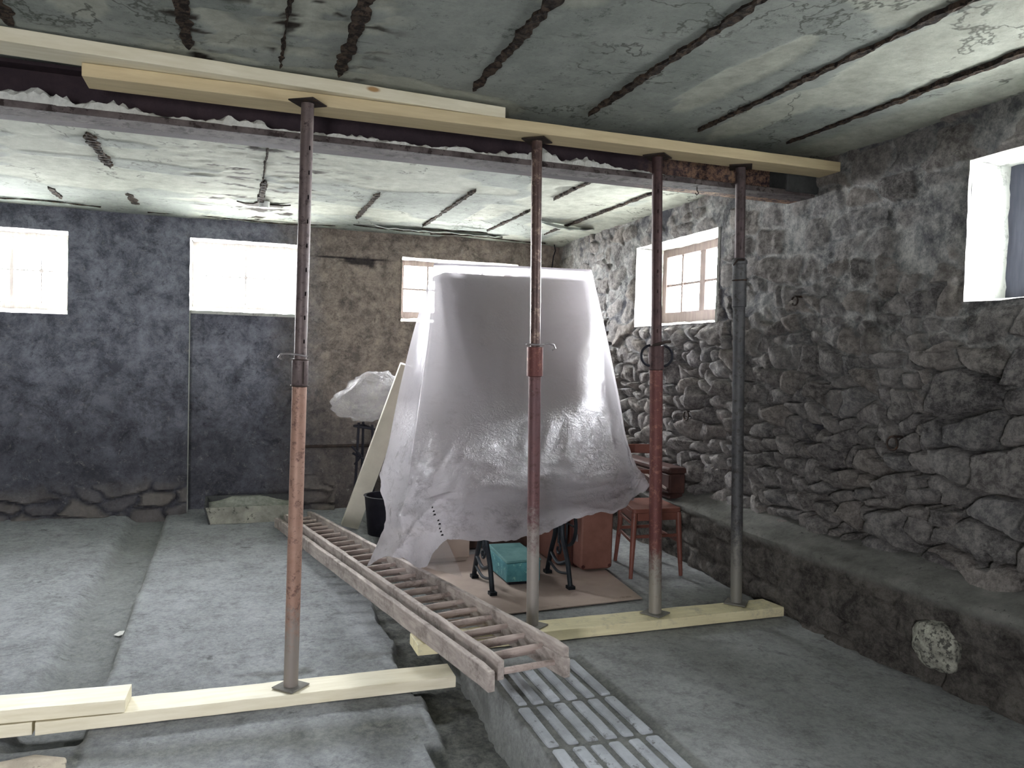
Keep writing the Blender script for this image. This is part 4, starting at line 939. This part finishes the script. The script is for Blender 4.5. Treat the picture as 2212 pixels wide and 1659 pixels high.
# ------------------------------------------------------------------ things behind the sheet, left
t = mesh_obj('foam_board', *(lambda m: (m.v, m.f))((lambda a, b: MB().bar(a, b, .15, .05, (0, 1, 0)))(tuple(pz(755, 1137, .115)+np.array([0, .0, .0])), tuple(py(884, 790, 6.35)))), M_WHITE, loc=tuple(pz(755, 1137, .115)), bevel=.004)
tag(t, 'long cream board leaning diagonally beside the plastic sheet', 'board')
t = thing('iron_stand', 'thin black iron stand against the back wall under the clear plastic bundle', 'stand', (1.08, 7.1, .17))
for a, b in (((1.0, 7.05, .17), (1.03, 7.05, .99)), ((1.18, 7.05, .17), (1.15, 7.05, .97)), ((1.1, 7.3, .17), (1.1, 7.25, .98))): build(MB().tube([a, b], .012, 8), 'upright', M_BLACK, t)
for pp_ in ([(.99, 7.05, .96), (1.17, 7.05, .93), (1.1, 7.25, .95), (.99, 7.05, .96)], [(.98, 7.05, .72), (1.19, 7.05, .60)], [(.97, 7.04, .78), (1.05, 7.0, .70), (1.0, 7.04, .62)]): build(MB().tube(pp_, .011, 8), 'crossbar', M_BLACK, t, smooth=True)
# clear plastic bundle
cbx = py(800, 856, 7.0); nu, nv = 56, 34; th, ph = np.meshgrid(np.linspace(0, 2*np.pi, nu), np.linspace(.02, np.pi-.02, nv), indexing='ij')
sx, sy, sz_ = np.sin(ph)*np.cos(th), np.sin(ph)*np.sin(th), np.cos(ph)
k_ = 1+.42*fbm(sx*1.8+3, sy*1.8, sz_*1.8, s=120)+.2*np.abs(fbm(sx*4, sy*4, sz_*4, s=121))+.05*fbm(sx*11, sy*11, sz_*11, s=122)
Pb = np.stack([cbx[0]+.02+.30*sx*k_+.06*sz_, cbx[1]+.20*sy*k_, cbx[2]+.0+.20*sz_*k_+.10*sx*sx*np.sign(sx)*.6], -1)
o = mesh_obj('plastic_bundle', Pb.reshape(-1, 3), grid_faces(nu, nv), M_FLAP, loc=tuple(cbx), smooth=True); tag(o, 'crumpled clear plastic bundle on the iron stand left of the big sheet', 'plastic wrap')
# dark round tub
t = mesh_obj('round_tub', *(lambda m: (m.v, m.f))(MB().lathe((1.17, 6.3, ZR), [(0, 0), (.16, 0), (.19, .30), (.20, .31), (.18, .31), (.155, .02), (0, .02)], 32)), M_BLACK, loc=(1.17, 6.3, ZR), smooth=True); tag(t, 'dark round tub on the floor behind the hanging sheet edge', 'tub')
# pipe along the back wall
t = mesh_obj('wall_pipe', *(lambda m: (m.v, m.f))(MB().tube([(.62, YB-.035, .71), (1.1, YB-.035, .715), (1.5, YB-.035, .712)], .014, 10)), M_IRON, loc=(1.05, YB-.035, .71), smooth=True); tag(t, 'thin grey pipe running low along the back wall', 'pipe')

# ------------------------------------------------------------------ the plastic sheet
R_ = {}
colsP = [
 # back-top, front-top, 720, 860, 960, 1040, 1105, hem  (picture x, picture y, depth)
 [(942, 577, 6.12), (936, 575, 5.62), (893, 720, 5.85), (860, 860, 5.9), (841, 960, 5.65), (828, 1035, 5.35), (836, 1120, 5.05), (800, 1228, 4.82)],
 [(946, 577, 6.12), (937, 574, 5.57), (906, 720, 5.55), (880, 860, 5.40), (862, 960, 5.15), (850, 1040, 4.95), (850, 1125, 4.80), (836, 1205, 4.70)],
 [(950, 577, 6.12), (938, 573, 5.52), (927, 720, 5.25), (907, 860, 4.98), (893, 960, 4.76), (880, 1045, 4.58), (872, 1130, 4.52), (872, 1204, 4.50)],
 [(975, 577, 6.12), (975, 573, 5.50), (965, 720, 5.22), (952, 860, 4.92), (940, 960, 4.64), (930, 1048, 4.46), (920, 1130, 4.43), (915, 1226, 4.41)],
 [(1020, 578, 6.12), (1015, 575, 5.50), (1010, 720, 5.20), (1000, 860, 4.89), (990, 960, 4.60), (980, 1040, 4.44), (970, 1100, 4.42), (962, 1168, 4.41)],
 [(1080, 580, 6.12), (1080, 577, 5.50), (1078, 720, 5.20), (1070, 860, 4.88), (1065, 960, 4.58), (1060, 1040, 4.42), (1058, 1105, 4.41), (1056, 1170, 4.40)],
 [(1150, 582, 6.12), (1150, 580, 5.50), (1148, 720, 5.20), (1145, 860, 4.88), (1142, 960, 4.58), (1140, 1040, 4.42), (1138, 1100, 4.41), (1136, 1160, 4.40)],
 [(1205, 584, 6.12), (1205, 583, 5.50), (1215, 720, 5.20), (1218, 860, 4.88), (1215, 960, 4.58), (1212, 1030, 4.42), (1205, 1085, 4.41), (1192, 1142, 4.40)],
 [(1245, 585, 6.12), (1250, 585, 5.50), (1265, 720, 5.22), (1275, 860, 4.90), (1280, 960, 4.60), (1278, 1025, 4.44), (1272, 1072, 4.42), (1258, 1113, 4.40)],
 [(1258, 586, 6.12), (1268, 586, 5.50), (1290, 720, 5.26), (1310, 860, 4.98), (1322, 955, 4.70), (1328, 1015, 4.50), (1330, 1062, 4.46), (1328, 1108, 4.42)],
 [(1262, 586, 6.12), (1277, 586, 5.52), (1306, 720, 5.36), (1332, 860, 5.12), (1348, 950, 4.86), (1356, 1005, 4.62), (1362, 1045, 4.54), (1368, 1080, 4.46)],
 [(1264, 586, 6.12), (1279, 587, 5.60), (1309, 720, 5.62), (1337, 860, 5.45), (1352, 950, 5.05), (1368, 1008, 4.74), (1388, 1030, 4.60), (1406, 1050, 4.50)],
]
ctrl = np.array([[py(*p) for p in c] for c in colsP])
def crisp(C, k, f=.12):      # doubles a control line so that the fold there stays sharp
    return np.concatenate([C[:k], (C[k]*(1-f)+C[k-1]*f)[None], C[k:k+1], (C[k]*(1-f)+C[k+1]*f)[None], C[k+1:]], 0)
ctrl = crisp(ctrl, 10); ctrl = crisp(ctrl, 2, .15)
ctrl = np.swapaxes(crisp(np.swapaxes(ctrl, 0, 1), 1, .06), 0, 1)
top_n = 3
def cr(P, n_):
    """centripetal-free Catmull-Rom along axis 0"""
    m = P.shape[0]; out = []
    for i in range(m-1):
        p0 = P[i-1] if i > 0 else 2*P[0]-P[1]; p1 = P[i]; p2 = P[i+1]; p3 = P[i+2] if i+2 < m else 2*P[-1]-P[-2]
        for k in range(n_):
            s = k/n_; out.append(.5*((2*p1)+(-p0+p2)*s+(2*p0-5*p1+4*p2-p3)*s*s+(-p0+3*p1-3*p2+p3)*s**3))
    out.append(P[-1]); return np.array(out)
S = cr(ctrl, 14); S = np.swapaxes(cr(np.swapaxes(S, 0, 1), 22), 0, 1)
NR = 9.0; row = lambda k: (k+2 if k >= 2 else (2*k if k < 1 else 2))/NR
nu, nv = S.shape[:2]
du = np.gradient(S, axis=0); dv = np.gradient(S, axis=1); nr = np.cross(du, dv); nr /= np.linalg.norm(nr, axis=2, keepdims=True)+1e-9
uu = np.interp(np.linspace(0, 1, nu), [0, 1/15, 2/15, 3/15, 4/15, 11/15, 12/15, 13/15, 14/15, 1], [0, 1/11, .17, 2/11, .20, 9/11, .89, 10/11, .93, 1])[:, None]*np.ones((1, nv)); vv = np.ones((nu, 1))*np.interp(np.linspace(0, 1, nv), [0, 1/9, 2/9, 3/9, 4/9, 5/9, 1], [0, .12, 1/7, .155, 2/7, 3/7, 1])[None, :]
low = sstep(.50, .78, vv); edge = sstep(0, .04, uu)*sstep(0, .04, 1-uu)
ridge = lambda x: 1-np.abs(x)*2.2
h = .010*fbm(uu*9, vv*1.3, s=131, o=3)*sstep(.14, .3, vv)                      # long soft folds
h += .026*low*ridge(fbm(uu*4+vv*2, vv*6-uu*3, s=132, o=3))+.010*low*ridge(fbm(uu*12, vv*15, s=133, o=4))  # crumples
h += .010*np.exp(-((vv-.56)/.05)**2)*np.sin(uu*95+3*fbm(uu*6, vv*6, s=134))*sstep(.45, .62, uu)*sstep(.93, .8, uu)   # gathered band
h += .035*low*np.exp(-np.abs((uu-.33-.55*(vv-.76))/.022))*(vv > .76)+.030*low*np.exp(-np.abs((uu-.33+.75*(vv-.76))/.022))*(vv > .76)   # peaked creases
h += .006*fbm(uu*22, vv*4, s=136, o=3)*np.exp(-((uu-.22)/.06)**2)*sstep(.2, .5, vv)
sgn = -1 if nr[nu//2, nv//2, 1] > 0 else 1
S = S+nr*sgn*h[..., None]*sstep(.13, .2, vv)[..., None]
jag = (.018*fbm(uu*40, vv*0, s=135, o=3))*sstep(.93, 1, vv); S[..., 2] += jag*sstep(.12, .3, uu)
keep = np.ones((nu-1, nv-1), bool)
sheet = mesh_obj('plastic_sheet', S.reshape(-1, 3), grid_faces(nu, nv, keep), M_SHEET, loc=tuple(py(1100, 1160, 4.6)*np.array([1, 1, 0])+np.array([0, 0, ZS])), smooth=True)
tag(sheet, 'large milky plastic dust sheet draped over the wardrobe and sewing machine', 'plastic sheet')
# thin loose tail at the lower left
fl_ = np.array([[py(868, 1150, 4.56), py(866, 1180, 4.56), py(872, 1212, 4.55)], [py(900, 1150, 4.50), py(905, 1190, 4.48), py(922, 1226, 4.47)], [py(935, 1150, 4.47), py(950, 1195, 4.50), py(965, 1238, 4.54)], [py(958, 1155, 4.46), py(980, 1200, 4.52), py(999, 1246, 4.60)]])
G_ = cr(fl_, 8); G_ = np.swapaxes(cr(np.swapaxes(G_, 0, 1), 10), 0, 1)
a_, b_ = G_.shape[:2]; q1, q2 = np.meshgrid(np.linspace(0, 1, a_), np.linspace(0, 1, b_), indexing='ij'); G_[..., 1] += .02*fbm(q1*4, q2*3, s=140)
mesh_obj('loose_flap', G_.reshape(-1, 3), grid_faces(a_, b_), M_FLAP, sheet, smooth=True)['label'] = 'clear thin trailing flap'
# printed marks in a line down the sheet
mb = MB(); pa = np.array([932., 1092.]); pb = np.array([958., 1158.])
Sf = S.reshape(-1, 3); 
def near_sheet(x, y):
    dd = Sf-EYE; v = dd@np.stack([dX, dY, dZ]); sx_ = CX+F*v[:, 0]/v[:, 2]; sy_ = CY+F*v[:, 1]/v[:, 2]
    i = np.argmin((sx_-x)**2+(sy_-y)**2); return Sf[i]
for k in range(9):
    c = pa+(pb-pa)*(k+.5)/9
    if k in (3,): continue
    g = near_sheet(*c); w_ = .009+.003*(k % 3)
    build(MB().prism([(-w_/2, -.005), (w_/2, -.005), (w_/2, .001), (w_/4, .006), (-w_/3, .004)], (g[0], g[1]-.006, g[2]), (1, 0, 0), (.2, 0, 1), (0, 1, 0), .001), 'printed_mark', M_MARK, sheet)

# ------------------------------------------------------------------ small things
def rock(name, label, c, r, m, s, sub=5, cat='stone'):
    nu, nv = 64, 40; th, ph = np.meshgrid(np.linspace(0, 2*np.pi, nu), np.linspace(.01, np.pi-.01, nv), indexing='ij')
    x, y, z = np.sin(ph)*np.cos(th), np.sin(ph)*np.sin(th), np.cos(ph)
    k = 1+.25*fbm(x*1.3+s, y*1.3, z*1.3, s=s, o=3)+.06*fbm(x*3, y*3, z*3, s=s+1, o=4)
    P = np.stack([c[0]+x*k*r[0], c[1]+y*k*r[1], c[2]+z*k*r[2]], -1)
    return tag(mesh_obj(name, P.reshape(-1, 3), grid_faces(nu, nv), m, loc=tuple(c), smooth=True), label, cat)
rock('boulder', 'pale rough boulder bulging from the face of the stone bench', px(2022, 1392, 2.97), (.07, .125, .11), M_PALE, 151)
gs_ = mesh_obj('flagstone', *(lambda m: (m.v, m.f))(MB().prism([(-1.25, 2.98), (-.585, 3.0), (-.575, 3.2), (-.60, 3.40), (-.72, 3.46), (-.84, 3.43), (-1.3, 3.35)], (0, 0, -.04), (1, 0, 0), (0, 1, 0), (0, 0, 1), .05)), M_TANSTONE, loc=(-.9, 3.2, -.04), bevel=.01)
tag(gs_, 'tan flagstone let into the floor at the lower left corner', 'stone')
c = pz(261, 1365, .0); c[2] = float(fslab(c[1]))-.045
t = mesh_obj('paper_scrap', *(lambda m: (m.v, m.f))(MB().prism([(-.035, 0), (-.01, .028), (.03, .02), (.024, -.008), (-.008, -.022)], c, (1, 0, .12), (0, 1, .2), (0, 0, 1), .003)), M_PAPER, loc=tuple(c)); tag(t, 'small white paper scrap lying in the floor gutter', 'scrap')
# iron rings on the rubble wall
for (x, y, lab, r) in ((1719, 650, 'small iron ring hook high on the rubble wall, right of the props', .026), (1484, 898, 'rusty iron ring on the stones between the two right-hand props', .032), (1930, 958, 'iron ring low on the rubble wall, nearest the camera', .034)):
    c = px(x, y, XR-.075); t = thing('iron_ring', lab, 'ring', tuple(c), 'iron rings in the rubble wall')
    build(MB().tube([tuple(c+np.array([-.008, r*math.cos(a), r*math.sin(a)])) for a in np.linspace(.3, 2*math.pi+.3 if r > .03 else 5.6, 20)], .006, 8), 'loop', M_IRON, t, smooth=True)
    build(MB().tube([tuple(c+np.array([-.01, 0, r])), tuple(c+np.array([.055, 0, r]))], .006, 8), 'spike', M_IRON, t)
# cable and bulb holder in the back corner
a = py(1196, 535, YB-.10); b = py(1192, 580, YB-.10)
t = thing('hanging_cable', 'dark cable with lamp holder hanging in the far corner', 'cable', tuple(b))
build(MB().tube([tuple(a+np.array([0, 0, .06])), tuple(a+np.array([.02, 0, -.03])), tuple(a+np.array([.0, 0, -.09])), tuple(b)], .006, 8), 'wire', M_BLACK, t, smooth=True)
build(MB().lathe(tuple(b-np.array([0, 0, .05])), [(0, 0), (.016, .004), (.02, .03), (.016, .05), (.0, .055)], 16), 'lamp_holder', M_CERAMIC, t, smooth=True)
c = pz(571, 441, ZC-.02)
t = mesh_obj('junction_box', *(lambda m: (m.v, m.f))(MB().lathe((c[0], c[1], ZC-.05), [(0, 0), (.035, 0), (.042, .01), (.042, .05)], 24)), M_CERAMIC, loc=(c[0], c[1], ZC), smooth=True); tag(t, 'small round white junction box on the rear ceiling', 'junction box')
# little hook under the girder
c = py(1505, 424, 3.88)
t = mesh_obj('wire_hook', *(lambda m: (m.v, m.f))(MB().tube([(c[0], c[1], 2.59), (c[0], c[1], 2.565), (c[0]+.012, c[1], 2.55), (c[0], c[1], 2.538), (c[0]-.01, c[1], 2.55)], .003, 6)), M_IRON, loc=(c[0], c[1], 2.59)); tag(t, 'tiny wire hook hanging below the girder between the right-hand props', 'hook')
